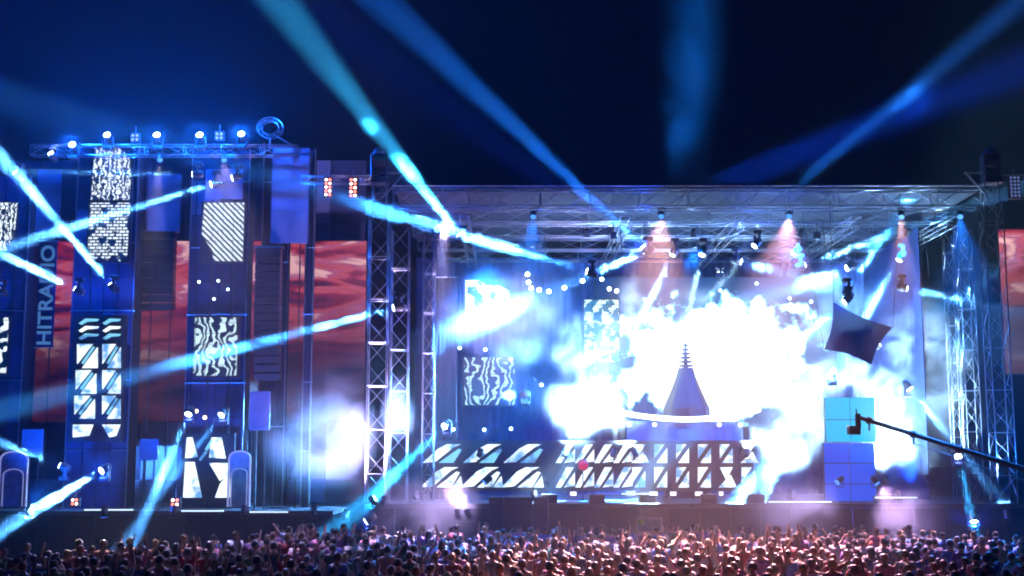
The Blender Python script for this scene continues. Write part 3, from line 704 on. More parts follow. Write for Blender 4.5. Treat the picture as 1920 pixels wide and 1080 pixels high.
bm = bmesh.new(); bm_lathe(bm, [(.45, 0), (.4, .1), (.12, .25), (.1, B.z-.1), (.18, B.z)], 12); obj('pedestal', bm, dark, r)
bm = bmesh.new(); q = B-O+d*2; bm_box(bm, q-Vector((.3, .3, .3)), q+Vector((.3, .3, .3))); bev(bm, .04); obj('counterweight', bm, dark, r)

# ------------------------------------------------------------------ moving head lamps and their beams
bm = bmesh.new(); bm_box(bm, (-.2, -.2, -.09), (.2, .2, .09)); bev(bm, .03); ME_base = mesh('base', bm, plastic)
bm = bmesh.new()
for s in (-1, 1): bm_box(bm, (s*.24-.03, -.07, -.06), (s*.24+.03, .07, .42))
bm_box(bm, (-.27, -.08, .36), (.27, .08, .43)); bev(bm, .012); ME_yoke = mesh('yoke', bm, plastic)
bm = bmesh.new(); bm_lathe(bm, [(.1, .26), (.17, .2), (.19, .05), (.2, -.1), (.17, -.2), (.175, -.24)], 16); ME_head = mesh('head', bm, plastic, True)
def lensmesh(m):
    bm = bmesh.new(); bm_lathe(bm, [(.155, -.241), (.13, -.262), (.05, -.275)], 16); return mesh('lens', bm, m, True)
ME_lens = {'w': lensmesh(L_white), 'c': lensmesh(L_cyan)}
BLUE = (.012, .2, 1); ICE = (.1, .42, 1); HALO = (.002, .07, .9); WHITE = (.42, .74, 1); LAV = (.62, .5, 1); DEEP = (.002, .2, 1); TEAL = (.02, .35, .8); PINK = (1, .46, .42)
def beam(src, tgt, ang, power, col, label, hang=True, halo=0, lens='w', size=.15, blend=.8, group='moving head lamps throwing beams', sc=1.0, hcol=None):
    s = src if isinstance(src, Vector) else at(*src); t = tgt if isinstance(tgt, Vector) else at(*tgt); power *= KB; halo *= KH
    d = (t-s).normalized(); up = 1 if hang else -1
    r = thing('moving_head', s+Vector((0, 0, .5*up*sc)), label, 'lamp', group); r.scale = (sc,)*3
    link('base', ME_base, r, (0, 0, 0))
    pan = math.atan2(d.y, d.x)-PI/2
    y = link('yoke', ME_yoke, r, (0, 0, -.5*up)); y.rotation_euler = (0, 0 if hang else PI, pan)
    h = link('head', ME_head, r, (0, 0, -.5*up)); h.rotation_euler = d.to_track_quat('-Z', 'Y').to_euler()
    link('lens', ME_lens[lens], h)
    l = bpy.data.lights.new('beam', 'SPOT'); l.energy = power; l.color = col; l.spot_size = math.radians(ang); l.spot_blend = blend; l.shadow_soft_size = size
    lo = link('beam', l, h, (0, 0, -.46))
    if halo:
        l = bpy.data.lights.new('glow', 'POINT'); l.energy = halo; l.color = hcol or HALO; l.shadow_soft_size = .05; link('glow', l, h, (0, 0, -.42))
    return r
K = 1000
BEAMS = [
 ((868, 448, 57.2), (505, -20, 55.5), 9.5, 650*K, (.03, .4, .8), 'lamp at the roof front sending the widest beam up left', 900),
 ((1213, 470, 57.2), (690, -20, 55.5), 7, 550*K, BLUE, 'lamp hanging mid stage with a long beam up left into the sky', 2500),
 ((1216, 468, 57.4), (1112, 512, 58.6), 10, 260*K, ICE, 'lamp beside it pouring a short fat white beam down left', 0),
 ((1110, 512, 57.3), (640, 372, 56.6), 4.6, 1500*K, (.04, .28, 1), 'lamp throwing a white beam left across the stage roof front', 500),
 ((214, 540, 59.5), (-30, 255, 58.8), 5, 1700*K, ICE, 'lamp under the brick screen with a beam up to the left edge', 900),
 ((150, 546, 59.5), (-10, 470, 59), 7, 1100*K, ICE, 'lamp under the brick screen with a short beam to the left', 900),
 ((445, 331, 59.5), (-10, 470, 58.7), 3.4, 1500*K, ICE, 'lamp above the striped screen with a thin beam down left', 60),
 ((371, 327, 59.7), (70, 321, 59.2), 2.2, 900*K, ICE, 'lamp above the striped screen with a level thin beam', 60),
 ((198, 878, 58.0), (-10, 1000, 54), 8.0, 2200*K, ICE, 'lamp low on the wing with a fat beam towards bottom left', 2500),
 ((122, 877, 58.0), (-10, 824, 57.5), 4.0, 800*K, ICE, 'lamp low on the wing with a thin beam to the left edge', 500),
 ((356, 770, 60.0), (232, 1060, 54), 4.6, 1100*K, ICE, 'lamp left above the triangle tiles with a beam down to the crowd', 250),
 ((420, 772, 60.0), (205, 1050, 54), 3.4, 700*K, ICE, 'lamp right above the triangle tiles with a beam down left', 250),
 ((748, 575, 57.0), (250, 705, 56.3), 4.4, 1300*K, (.05, .35, 1), 'lamp on the left lattice tower with a flat beam to the left', 150),
 ((838, 795, 61.0), (600, 1020, 53), 7, 900*K, TEAL, 'lamp at stage left with a teal beam down into the crowd', 250),
 ((1560, 700, 61.0), (1362, 965, 57.5), 6.0, 1500*K, ICE, 'lamp right of centre with a white beam down left', 1500),
 ((1690, 539, 59.0), (1820, 566, 58.7), 5.0, 220*K, ICE, 'lamp at the right with a short white beam to the right', 60),
 ((1700, 722, 61.0), (1775, 815, 60), 6.0, 400*K, ICE, 'lamp at the right with a short beam down right', 500),
 ((1588, 545, 60.0), (1668, 425, 60.4), 6.0, 400*K, (.05, .35, 1), 'lamp above the dark sail with a cyan beam up right', 700),
 ((1590, 560, 60.0), (1430, 690, 60), 6.0, 500*K, BLUE, 'lamp above the dark sail with a blue beam down left', 500),
 ((1795, 850, 58.5), (1832, 1010, 54), 4.5, 450*K, TEAL, 'lamp at the right deck with a teal beam down to the crowd', 200),
 ((985, 738, 61.5), (880, 748, 67), 12, 160*K, (.05, .35, 1), 'lamp with a wide halo between the stage left screens and smoke', 3500),
 ((1495, 470, 61.0), (1440, 520, 61), 20, 12*K, BLUE, 'lamp with a cyan halo under the right part of the roof', 2200),
 ((1420, 455, 61.0), (1300, 590, 60), 6, 300*K, WHITE, 'lamp under the roof pointing down left at the video wall', 500),
 ((1318, 470, 61.0), (1290, 590, 60), 8, 300*K, WHITE, 'lamp under the roof straight above the cone', 700),
 ((1380, 488, 61.5), (1442, 505, 61.4), 16, 120*K, ICE, 'lamp under the roof with a stubby bright beam to the right', 700),
 ((1596, 500, 61.5), (1500, 535, 61.4), 18, 160*K, ICE, 'lamp under the roof with a stubby bright beam to the left', 900),
 ((1592, 556, 61.0), (1375, 750, 61.5), 5.5, 700*K, ICE, 'lamp right of the cone with an icy beam falling to the booth end', 200),
 ((1690, 480, 61.0), (1560, 700, 60.8), 5.0, 700*K, ICE, 'lamp before the blue side drape with a beam down left', 200),
 ((1500, 500, 60.8), (1700, 430, 60.6), 5.0, 500*K, ICE, 'lamp under the roof with a flat beam to the right', 300),
 ((1265, 470, 61.0), (1180, 640, 61), 6.5, 700*K, ICE, 'lamp left above the cone with a beam down left', 300),
 ((1640, 650, 61.5), (1790, 560, 61), 5.0, 400*K, ICE, 'lamp low behind the dark sail with a beam up right', 200),
 ((1350, 520, 62.0), (1352, 470, 62), 14, 20*K, TEAL, 'lamp glowing cyan just above the white video wall', 900),
 ((695, 972, 56.3), (640, 1010, 56.2), 12, 20*K, TEAL, 'floor lamp glowing at the foot of the left lattice tower', 500),
 ((1825, 968, 56.0), (1832, 1020, 55.5), 12, 30*K, TEAL, 'floor lamp glowing at the foot of the right lattice tower', 1500),
 ((36, 330, 60.0), (-60, 250, 59), 8, 60*K, BLUE, 'lamp high at the left edge of the wing', 700),
 ((100, 295, 60.3), (60, 240, 59), 8, 25*K, BLUE, 'small lamp at the top left corner of the wing', 90),
 ((5, 548, 60.0), (-60, 520, 59), 8, 25*K, BLUE, 'small lamp at the left edge below the spotted screen', 400),
 ((405, 343, 60.3), (300, 372, 59.5), 3, 25*K, BLUE, 'small lamp between the two lamps above the striped screen', 60),
]
for i, (s, t, a, p, c, lb, halo) in enumerate(BEAMS):
    beam(s, t, a, p, c, lb, hang=s[1] < 700, halo=halo)
# five floodlights on the wing
for i, (px, py) in enumerate(((138, 277), (203, 259), (296, 259), (376, 259), (454, 257))):
    s = at(px, py, 59.6); beam(s, s+Vector((0, -10, 5)), 150, .3*K, HALO, 'blue floodlight glowing on top of the left wing, '+['leftmost', 'second', 'middle', 'fourth', 'rightmost'][i]+' of five',
        hang=False, halo=9000, group='five blue floodlights on the left wing', hcol=(.006, .14, 1))
# sky beams from the roof
ROOF = [((1440, 0, 66), (1905, 10, 68), 5.5, 600*K, (.015, .2, 1), 'roof lamp with the narrow beam towards the top right corner', .3),
        ((1270, 0, 64), (2000, 95, 67), 8.0, 420*K, (.003, .06, .8), 'roof lamp with the broad dim beam to the right', .7),
        ((1285, 0, 70), (1300, -50, 71), 17.0, 50*K, (.003, .11, .55), 'roof lamp with the broad dim beam straight up', 1.3),
        ((1130, 0, 70), (560, 0, 72), 12.0, 60*K, (.002, .05, .8), 'roof lamp with a broad dim beam up left', .7)]
for s, t, a, p, c, lb, sz in ROOF:
    x = at(s[0], 357, s[2]).x; beam(Vector((x, s[2], zt+.75)), t, a, p, c, lb, hang=False, lens='c', size=sz, blend=1)

# wash lamps added on roof and deck edge to light decks, towers and drapes
def par(loc, tgt, ang, power, col, label, group, hang=True):
    s = Vector(loc); d = (Vector(tgt)-s).normalized(); power *= KR if 'raking' in group else (KSM if 'smoke' in group else KW)
    r = thing('added_wash_lamp', s, label, 'lamp', group)
    bm = bmesh.new(); bm_lathe(bm, [(.08, .2), (.13, .12), (.14, -.16), (.145, -.2)], 12); h = obj('can', bm, plastic, r); h.rotation_euler = d.to_track_quat('-Z', 'Y').to_euler()
    bm = bmesh.new(); bm_lathe(bm, [(.125, -.202), (.06, -.215)], 12); obj('lens', bm, emit('blue wash lens', (.05, .25, 1), 2), h)
    bm = bmesh.new()
    z = .3 if hang else -.3
    for q in (-1, 1): bm_tube(bm, (q*.16, 0, 0), (q*.16, 0, z), .015, n=5)
    bm_tube(bm, (-.16, 0, z), (.16, 0, z), .02, n=5); obj('bracket', bm, plastic, r)
    l = bpy.data.lights.new('wash', 'SPOT'); l.energy = power; l.color = col; l.spot_size = math.radians(ang); l.spot_blend = 1; l.shadow_soft_size = .1
    link('wash', l, h, (0, 0, -.27))
ORD = ['first', 'second', 'third', 'fourth', 'fifth', 'sixth', 'seventh', 'eighth', 'ninth', 'tenth', 'eleventh', 'twelfth', 'thirteenth', 'fourteenth', 'last']
for i, px in enumerate((900, 1100, 1300, 1500, 1700)):
    x = at(px, 400, 60).x; par((x, 60, zt-1.6), (x*.9, 67, zd+2), 75, 100*K, DEEP, 'added blue wash lamp under the front roof truss, '+ORD[i]+' from left', 'added blue wash lamps under the roof')
for i, px in enumerate((780, 1000, 1250, 1480, 1680)):
    x = at(px, 900, 57.2).x; par((x, 57.0, zd+.35), (x, 68, zt-1), 70, 22*K, DEEP, 'added blue uplight on the main deck edge, '+ORD[i]+' from left', 'added blue uplights on the deck edges', False)
for i, (px, tx) in enumerate(((1650, 1800), (1560, 1720))):  # floor lamps added to turn the drapes blue
    q = at(px, 900, 64); par((q.x, 64, zd+.3), (at(tx, 500, 69).x, 69, zd+8), 80, 45*K, DEEP, 'added blue floor lamp deep on the main deck, '+['right one', 'left one'][i], 'added blue floor lamps lighting the drapes', False)
for i, px in enumerate((60, 200, 330, 460, 590)):  # unseen uplights added to light the front of the wing
    x = at(px, 950, 55.5).x; par((x, 55.2, at(0, 958, 57.5).z+.1), (x, 62, 11), 85, (24, 7, 16, 6, 14)[i]*K, (.002, .13, 1), 'added unseen blue uplight before the wing platform, '+ORD[i]+' from left', 'added blue uplights before the wing', False)
for i, (px, tx, tz, c, pw) in enumerate(((650, 740, 8, LAV, 60*K), (880, 740, 9, LAV, 50*K), (1880, 1850, 8, BLUE, 12*K), (860, 810, 8, (1, .45, .4), 35*K))):  # uplights added to tint the towers
    x = at(px, 950, 55.5).x; par((x, 55.0, 2.2), (at(tx, 600, 58).x, 59, tz), 60, pw, c, ['added lavender uplight left of the left towers', 'added lavender uplight right of the left towers', 'added blue uplight at the right tower foot', 'added warm uplight at the slim left tower'][i], 'added tower uplights', False)

# ------------------------------------------------------------------ smoke
def smoke_mat(name, dens, nscale, thr, col=(.95, .97, 1), warp=1.7):
    m = bpy.data.materials.new(name); m.use_nodes = True; nt = m.node_tree; nt.nodes.clear()
    tc = nt.nodes.new('ShaderNodeTexCoord'); ln = nt.nodes.new('ShaderNodeVectorMath'); ln.operation = 'LENGTH'
    g0 = nt.nodes.new('ShaderNodeNewGeometry'); n0 = nt.nodes.new('ShaderNodeTexNoise'); n0.inputs['Scale'].default_value = nscale*.55; n0.inputs['Detail'].default_value = 2
    nt.links.new(g0.outputs['Position'], n0.inputs['Vector']); w0 = nt.nodes.new('ShaderNodeVectorMath'); w0.operation = 'MULTIPLY_ADD'
    w0.inputs[1].default_value = (warp,)*3; nt.links.new(n0.outputs['Color'], w0.inputs[0]); nt.links.new(tc.outputs['Object'], w0.inputs[2])
    w1 = nt.nodes.new('ShaderNodeVectorMath'); w1.operation = 'SUBTRACT'; w1.inputs[1].default_value = (warp/2,)*3; nt.links.new(w0.outputs[0], w1.inputs[0])
    mxl = nt.nodes.new('ShaderNodeVectorMath'); mxl.operation = 'LENGTH'; nt.links.new(tc.outputs['Object'], mxl.inputs[0])
    nt.links.new(w1.outputs[0], ln.inputs[0])
    fall = nt.nodes.new('ShaderNodeMapRange'); fall.interpolation_type = 'SMOOTHSTEP'; nt.links.new(ln.outputs['Value'], fall.inputs[0])
    fall.inputs[1].default_value = 1.0; fall.inputs[2].default_value = .1; fall.inputs[3].default_value = 0; fall.inputs[4].default_value = 1
    hard = nt.nodes.new('ShaderNodeMapRange'); nt.links.new(mxl.outputs['Value'], hard.inputs[0]); hard.inputs[1].default_value = .99; hard.inputs[2].default_value = .75; hard.inputs[3].default_value = 0; hard.inputs[4].default_value = 1
    g = nt.nodes.new('ShaderNodeNewGeometry')
    n = nt.nodes.new('ShaderNodeTexNoise'); n.inputs['Scale'].default_value = nscale; n.inputs['Detail'].default_value = 6; n.inputs['Distortion'].default_value = .8
    nt.links.new(g.outputs['Position'], n.inputs['Vector'])
    a = math_(nt, 'SUBTRACT', n.outputs['Fac'], thr); a = math_(nt, 'MULTIPLY', a, 6, True)
    b = math_(nt, 'MULTIPLY', a, fall.outputs[0]); b = math_(nt, 'MULTIPLY', b, dens); b = math_(nt, 'MULTIPLY', b, hard.outputs[0])
    pv = nt.nodes.new('ShaderNodeVolumePrincipled'); nt.links.new(b, pv.inputs['Density']); pv.inputs['Color'].default_value = tuple(col)+(1,); pv.inputs['Anisotropy'].default_value = 0
    o = nt.nodes.new('ShaderNodeOutputMaterial'); nt.links.new(pv.outputs[0], o.inputs['Volume'])
    return m
SM_dense = smoke_mat('dense smoke', .9, .8, .44)
SM_mid = smoke_mat('drifting smoke', .35, .55, .4)
SM_thin = smoke_mat('thin smoke', .12, .5, .38, warp=1.0)
SM_streak = smoke_mat('streak smoke', .05, 1.1, .36, warp=.7); SM_strong = smoke_mat('strong streak smoke', .12, 1.0, .36, warp=.8); SM_glow = smoke_mat('faint streak smoke', .016, .8, .34, warp=.7)
bm = bmesh.new(); bmesh.ops.create_icosphere(bm, subdivisions=3, radius=1)
PUFF = {}
for k, m in (('d', SM_dense), ('m', SM_mid), ('t', SM_thin), ('b', SM_streak), ('h', SM_glow), ('s', SM_strong)):
    b2 = bm.copy(); PUFF[k] = mesh('smoke_cloud', b2, m, True)
bm.free()
SMOKE = [
 (1110, 660, 64, 95, 90, 'd', 'round white smoke cloud left of the video wall'),
 (1188, 590, 64, 36, 95, 'd', 'upright white smoke jet at the left end of the video wall'),
 (1100, 770, 63.4, 95, 90, 'd', 'white smoke bank behind the left part of the tile wall'),
 (1500, 770, 63.4, 90, 130, 'd', 'tall white smoke jet right of the curved booth'),
 (1475, 900, 60, 85, 85, 'm', 'lower white smoke spilling over the deck right of the booth'),
 (1600, 705, 63.5, 105, 55, 'd', 'white smoke bank under the dark sail'),
 (1672, 780, 62.5, 62, 120, 'd', 'white smoke column behind the camera crane head'),
 (1715, 640, 64.5, 95, 75, 'd', 'white smoke arching right of the dark sail'),
 (1425, 620, 66.5, 90, 75, 'm', 'white smoke in front of the right half of the video wall'),
 (1455, 850, 62.8, 75, 70, 'd', 'white smoke rolling off the right end of the booth'),
 (1560, 620, 65.5, 80, 60, 'd', 'white smoke behind the dark sail'),
 (1640, 860, 62.6, 110, 60, 'm', 'white smoke drifting over the deck behind the LED column'),
 (1770, 740, 63, 50, 90, 'm', 'torn smoke before the blue side drape'),
 (1740, 590, 64, 60, 45, 'm', 'ragged white smoke between sail and right towers'),
 (1795, 670, 62, 45, 50, 'm', 'lavender smoke wisp beside the right lattice towers'),
 (950, 590, 62, 150, 120, 'm', 'lavender smoke drifting around the upper small screen'),
 (600, 810, 58, 125, 130, 'm', 'round lavender smoke cloud between wing and main stage'),
 (745, 770, 59, 45, 80, 'm', 'bright smoke rising inside the left lattice towers'),
 (800, 960, 55.3, 150, 85, 't', 'lavender smoke low over the crowd before the left towers'),
 (1480, 965, 55.2, 130, 85, 't', 'lavender smoke low over the crowd right of centre'),
 (1690, 950, 55.3, 110, 85, 't', 'pink smoke low over the crowd before the right towers'),
 (1868, 800, 59, 40, 95, 'm', 'bright smoke inside the right corner tower'),
 (1290, 590, 67, 150, 70, 'm', 'thin white smoke over the top of the video wall'),
 (1560, 560, 64.5, 90, 60, 'm', 'white smoke above the dark sail'),
]
for px, py, Y, rx, ry, k, lb in SMOKE:
    p = at(px, py, Y); s = Y/2400; o = link('smoke_cloud', PUFF[k], None, p); o.scale = (rx*s, max(1.2, .8*min(rx, ry)*s), ry*s)
    tag(stuff(o), lb, 'smoke')
WISP = [  # smoke added to brighten beams: both ends, depth, half width, kind, label
 (862, 440, 775, 355, 57, 46, 's', 'bright smoke streak in the widest beam just above its lamp'),
 (772, 362, 728, 300, 56.8, 44, 's', 'short smoke streak in the widest beam over the roof corner'),
 (700, 262, 676, 226, 56.5, 30, 'h', 'cyan smoke streak in the widest beam halfway up'),
 (1200, 464, 1110, 410, 57.2, 20, 'b', 'smoke streak in the second sky beam beside its lamp'),
 (1110, 412, 1040, 350, 57, 24, 'h', 'smoke streak in the second sky beam across the roof edge'),
 (1218, 466, 1118, 511, 58.0, 34, 's', 'fat white smoke streak between the two lamps under the roof front'),
 (1105, 512, 990, 472, 57.2, 13, 's', 'thin white smoke streak left of the hanging bulbs'),
 (985, 475, 855, 435, 57, 20, 's', 'thick white smoke streak reaching the widest beam'),
 (790, 418, 640, 372, 56.6, 24, 'b', 'smoke streak crossing in front of the left towers'),
 (210, 535, 110, 415, 59.3, 16, 'h', 'smoke streak above the lamp under the brick screen'),
 (120, 425, -10, 280, 59, 30, 'h', 'wide smoke streak at the upper left edge'),
 (442, 332, 250, 391, 59.2, 8, 'h', 'thin smoke streak across the top of the wing columns'),
 (366, 327, 100, 321, 59.4, 6, 'h', 'level thin smoke streak across the maze screen'),
 (148, 545, 0, 476, 59.3, 26, 'h', 'smoke streak left of the tile column'),
 (300, 375, 0, 470, 58.9, 22, 'h', 'long thin smoke streak left of the brick screen'),
 (190, 882, -10, 1000, 56.5, 46, 'h', 'fat smoke streak in the lower left corner'),
 (118, 876, -5, 826, 57.8, 14, 'h', 'thin smoke streak at the lower left edge'),
 (355, 775, 240, 1040, 57.5, 30, 'h', 'smoke streak falling from above the triangle tiles'),
 (745, 578, 560, 620, 56.8, 14, 'b', 'white smoke streak left of the lattice towers'),
 (560, 618, 280, 695, 56.5, 24, 'h', 'lavender smoke streak across the squiggle screen'),
 (835, 800, 640, 995, 57.5, 34, 'h', 'teal smoke streak between left towers and crowd'),
 (1440, 880, 1372, 960, 57.8, 26, 'b', 'white smoke streak ending above the crowd'),
 (1690, 538, 1822, 567, 58.9, 11, 'b', 'short white smoke streak near the right towers'),
 (1700, 722, 1778, 815, 60.5, 20, 'b', 'short white smoke streak above the crane arm'),
 (1380, 485, 1445, 508, 61.3, 20, 'b', 'stubby smoke streak under the roof right of centre'),
 (1596, 505, 1490, 545, 61.3, 30, 'b', 'stubby smoke streak above the dark sail'),
 (1592, 545, 1672, 425, 60.2, 20, 'b', 'cyan smoke streak rising above the dark sail'),
 (1318, 455, 1285, 520, 61, 16, 'b', 'small smoke streak straight above the cone'),
 (1415, 440, 1370, 480, 61, 14, 'b', 'small smoke streak under the rear trusses'),
 (1590, 558, 1380, 745, 61.2, 16, 'b', 'icy smoke streak falling to the right end of the booth'),
 (1688, 484, 1565, 690, 60.9, 16, 'b', 'icy smoke streak left of the side drape'),
 (1503, 499, 1690, 433, 60.7, 12, 'b', 'flat smoke streak under the rear trusses at right'),
 (1262, 476, 1185, 630, 61, 20, 'b', 'icy smoke streak between teal screen and cone'),
 (1590, 560, 1440, 690, 59.5, 22, 'b', 'blue smoke streak left of the dark sail'),
 (1675, 235, 1760, 150, 67, 34, 'h', 'bright smoke streak in the narrow right sky beam'),
 (1262, 330, 1240, 170, 71, 60, 'h', 'left smoke streak in the vertical sky beam'),
 (1330, 300, 1300, -60, 71, 105, 'h', 'right smoke streak in the vertical sky beam')]
for x, y, Y, w, lb in ((138, 277, 59.4, 34, 'first'), (203, 259, 59.4, 30, 'second'), (296, 259, 59.4, 38, 'third'), (376, 259, 59.4, 42, 'fourth'), (454, 257, 59.4, 42, 'fifth')):
    WISP.append((x-w, y, x+w, y, Y, w*.8, 'h', 'small smoke puff added as halo round the '+lb+' blue floodlight from left'))  # puffs put in to spread a halo round each floodlight
for x, y, Y, w, lb in ((214, 540, 59.3, 30, 'lamp under the brick screen'), (150, 546, 59.3, 26, 'left lamp under the brick screen'), (198, 878, 57.8, 40, 'lamp with the fat lower left beam'), (985, 738, 61.3, 55, 'lamp between stage left screens and smoke'),
                       (1495, 470, 60.8, 42, 'cyan lamp under the right part of the roof'), (1825, 975, 55.8, 36, 'floor lamp at the right lattice tower'), (695, 975, 56.1, 40, 'floor lamp at the left lattice tower'), (1213, 470, 57, 36, 'lamp with the second sky beam')):
    WISP.append((x-w, y, x+w, y, Y, w*.8, 'h', 'smoke puff added as halo round the '+lb))  # smoke put in to imitate the lamp's halo
for x0, y0, x1, y1, Y, w, k, lb in WISP:
    a, b = at(x0, y0, Y), at(x1, y1, Y); o = link('added_smoke_wisp', PUFF[k], None, (a+b)/2); L = (b-a).length/2
    o.scale = (w*Y/2400*1.25, w*Y/2400*1.25, L*1.25); o.rotation_euler = (b-a).to_track_quat('Z', 'Y').to_euler()
    tag(stuff(o), lb, 'smoke')
# strong lamps added on the deck to light the smoke
for i, (sx, sy, sY, tx, ty, tY, ang, pw, c) in enumerate((
    (1060, 850, 61, 1100, 690, 64, 100, 420*K, WHITE), (1190, 850, 62, 1130, 720, 64, 100, 260*K, WHITE), (1150, 850, 61.5, 1185, 600, 64, 90, 130*K, WHITE),
    (1460, 900, 61.3, 1500, 760, 63.4, 110, 360*K, WHITE), (1660, 900, 61.8, 1620, 710, 63.5, 110, 380*K, WHITE),
    (1740, 900, 59.5, 1690, 700, 63, 120, 520*K, WHITE), (1400, 850, 62, 1430, 650, 66, 90, 110*K, WHITE),
    (900, 850, 59, 950, 600, 62, 70, 170*K, (.75, .5, 1)), (700, 940, 55.5, 610, 790, 58, 80, 110*K, (.95, .5, .85)),
    (720, 940, 55.5, 745, 770, 59, 40, 90*K, (.9, .65, 1)), (1862, 935, 56, 1868, 800, 59, 30, 30*K, WHITE),
    (915, 900, 56.6, 790, 990, 55.5, 110, 80*K, (.7, .5, 1)), (1575, 900, 56.6, 1470, 985, 55, 110, 80*K, (.7, .5, 1)), (1640, 900, 56.6, 1700, 985, 55.5, 110, 60*K, (.8, .5, 1)))):
    s = at(sx, sy, sY); t = at(tx, ty, tY)
    par(s, t, ang, pw, c, 'added floor lamp lighting the smoke, '+ORD[i]+' in the list from stage left'.replace(' in the list', ''), 'added floor lamps lighting the smoke', False)
# lamps added on the roof front to light the crowd
for i, (sx, tx, tY, ang, pw, c) in enumerate(((835, 800, 48, 20, 160*K, LAV), (1240, 1200, 41, 34, 200*K, PINK), (1480, 1400, 41, 34, 200*K, (1, .46, .62)), (1690, 1700, 46, 26, 90*K, PINK), (1000, 960, 44, 36, 90*K, BLUE), (1800, 1850, 44, 34, 90*K, BLUE), (420, 460, 44, 40, 35*K, LAV), (300, 240, 42, 14, 50*K, (1, .8, .5)))):
    s = at(sx, 402 if sx > 700 else 296, 57.7 if sx > 700 else 59.5); t = Vector((at(tx, 1000, tY).x, tY, 1.6))
    par(s, t, ang, pw, c, 'added roof edge lamp raking the crowd, '+ORD[i]+' in the row', 'added lamps raking the crowd')


# ------------------------------------------------------------------ people
def skin_mesh(name, verts, edges, rad, m, sub=1, root=0, extra=None):
    me = bpy.data.meshes.new('tmp'); me.from_pydata([Vector(v) for v in verts], edges, [])
    o = bpy.data.objects.new('tmp', me); COL.objects.link(o)
    md = o.modifiers.new('s', 'SKIN'); md.use_smooth_shade = True
    sv = me.skin_vertices[0].data
    for i, r in enumerate(rad):
        sv[i].radius = r if isinstance(r, tuple) else (r, r); sv[i].use_root = (i == root)
    if sub: o.modifiers.new('u', 'SUBSURF').levels = sub
    d = bpy.context.evaluated_depsgraph_get(); d.update()
    res = bpy.data.meshes.new_from_object(o.evaluated_get(d)); bpy.data.objects.remove(o); res.name = name
    bm = bmesh.new(); bm.from_mesh(res)
    if extra: extra(bm)
    for f in bm.faces: f.smooth = True
    bm.to_mesh(res); bm.free(); res.materials.clear()
    for x in (m if isinstance(m, list) else [m]): res.materials.append(x)
    return res
def plain(name, col, rough=.8): return mat(name, col, rough, 0, .2, 9)
SKIN = [plain('light skin', (.62, .38, .28), .55), plain('tan skin', (.5, .28, .19), .55), plain('brown skin', (.28, .15, .09), .55)]
HAIRS = [('dark', plain('dark hair', (.02, .014, .012), .5)), ('brown', plain('brown hair', (.09, .045, .022), .5)), ('blond', plain('blond hair', (.42, .28, .12), .5)), ('red', plain('red hair', (.25, .06, .02), .5))]
TOPS = [('black', (.015, .015, .018)), ('white', (.75, .75, .75)), ('red', (.45, .02, .03)), ('pink', (.65, .18, .3)), ('navy', (.02, .03, .12)), ('grey', (.2, .2, .21)),
        ('salmon', (.6, .22, .16)), ('maroon', (.16, .015, .03)), ('blue', (.04, .12, .45)), ('purple', (.16, .04, .25)), ('cream', (.6, .5, .35)), ('green', (.04, .16, .07))]
TOPM = {n: plain(n+' shirt', c) for n, c in TOPS}
JEANS = [plain('dark jeans', (.02, .03, .06)), plain('black trousers', (.015,)*3), plain('beige shorts', (.35, .28, .18))]
ARM = {'down': ((.25, .02, 1.13), (.24, .14, .9)), 'up': ((.30, .06, 1.60), (.24, .10, 1.86)), 'wide': ((.38, .05, 1.56), (.52, .08, 1.78)),
       'phone': ((.26, .22, 1.40), (.13, .32, 1.66)), 'high': ((.22, .05, 1.68), (.17, .10, 1.95)), 'hip': ((.36, -.04, 1.2), (.2, .04, 1.02))}
POSES = [('both arms raised', 'up', 'up', 0), ('arms spread high', 'wide', 'wide', 0), ('arms down', 'down', 'down', 0), ('one arm raised', 'down', 'high', 0), ('left arm raised', 'up', 'down', 0),
         ('hands on hips', 'hip', 'hip', 0), ('holding both hands to the face', 'phone', 'phone', 0), ('leaning, one arm out', 'down', 'wide', .06), ('clapping overhead', 'high', 'high', 0),
         ('arms down, head tilted', 'down', 'down', -.05), ('one hand at the face', 'phone', 'down', .03), ('arms uneven in the air', 'high', 'wide', 0)]
def skeleton(pl, pr, lean, fem):
    v = [(0, 0, .95), (lean*.5, 0, 1.12), (lean, .01, 1.32), (lean, .01, 1.46), (lean*1.1, .01, 1.54), (lean*1.2, .02, 1.62), (lean*1.3, .015, 1.72)]
    r = [(.15, .11), (.125 if fem else .14, .095), (.17, .12), (.1, .075), (.055, .055), (.082, .095), (.06, .07)]
    e = [(i, i+1) for i in range(6)]
    hands = []
    for s, p in ((-1, pl), (1, pr)):
        el, wr = ARM[p]; i = len(v)
        sh = (s*(.155 if fem else .175)+lean, 0, 1.43)
        el = Vector((s*el[0]+lean, el[1], el[2])); wr = Vector((s*wr[0]+lean, wr[1], wr[2])); d = (wr-el).normalized()
        v += [sh, tuple(el), tuple(wr), tuple(wr+d*.09)]; r += [.062, .045, (.03, .027), (.043, .02)]
        e += [(3, i), (i, i+1), (i+1, i+2), (i+2, i+3)]; hands.append((wr+d*.09, d, s))
    for s in (-1, 1):
        i = len(v); st = .03 if s > 0 else -.03
        v += [(s*.09, 0, .86), (s*.11, .02+st, .48), (s*.12, -.01+st, .08), (s*.13, .13+st, .03)]; r += [.088, .058, .04, .035]
        e += [(0, i), (i, i+1), (i+1, i+2), (i+2, i+3)]
    return v, e, r, hands
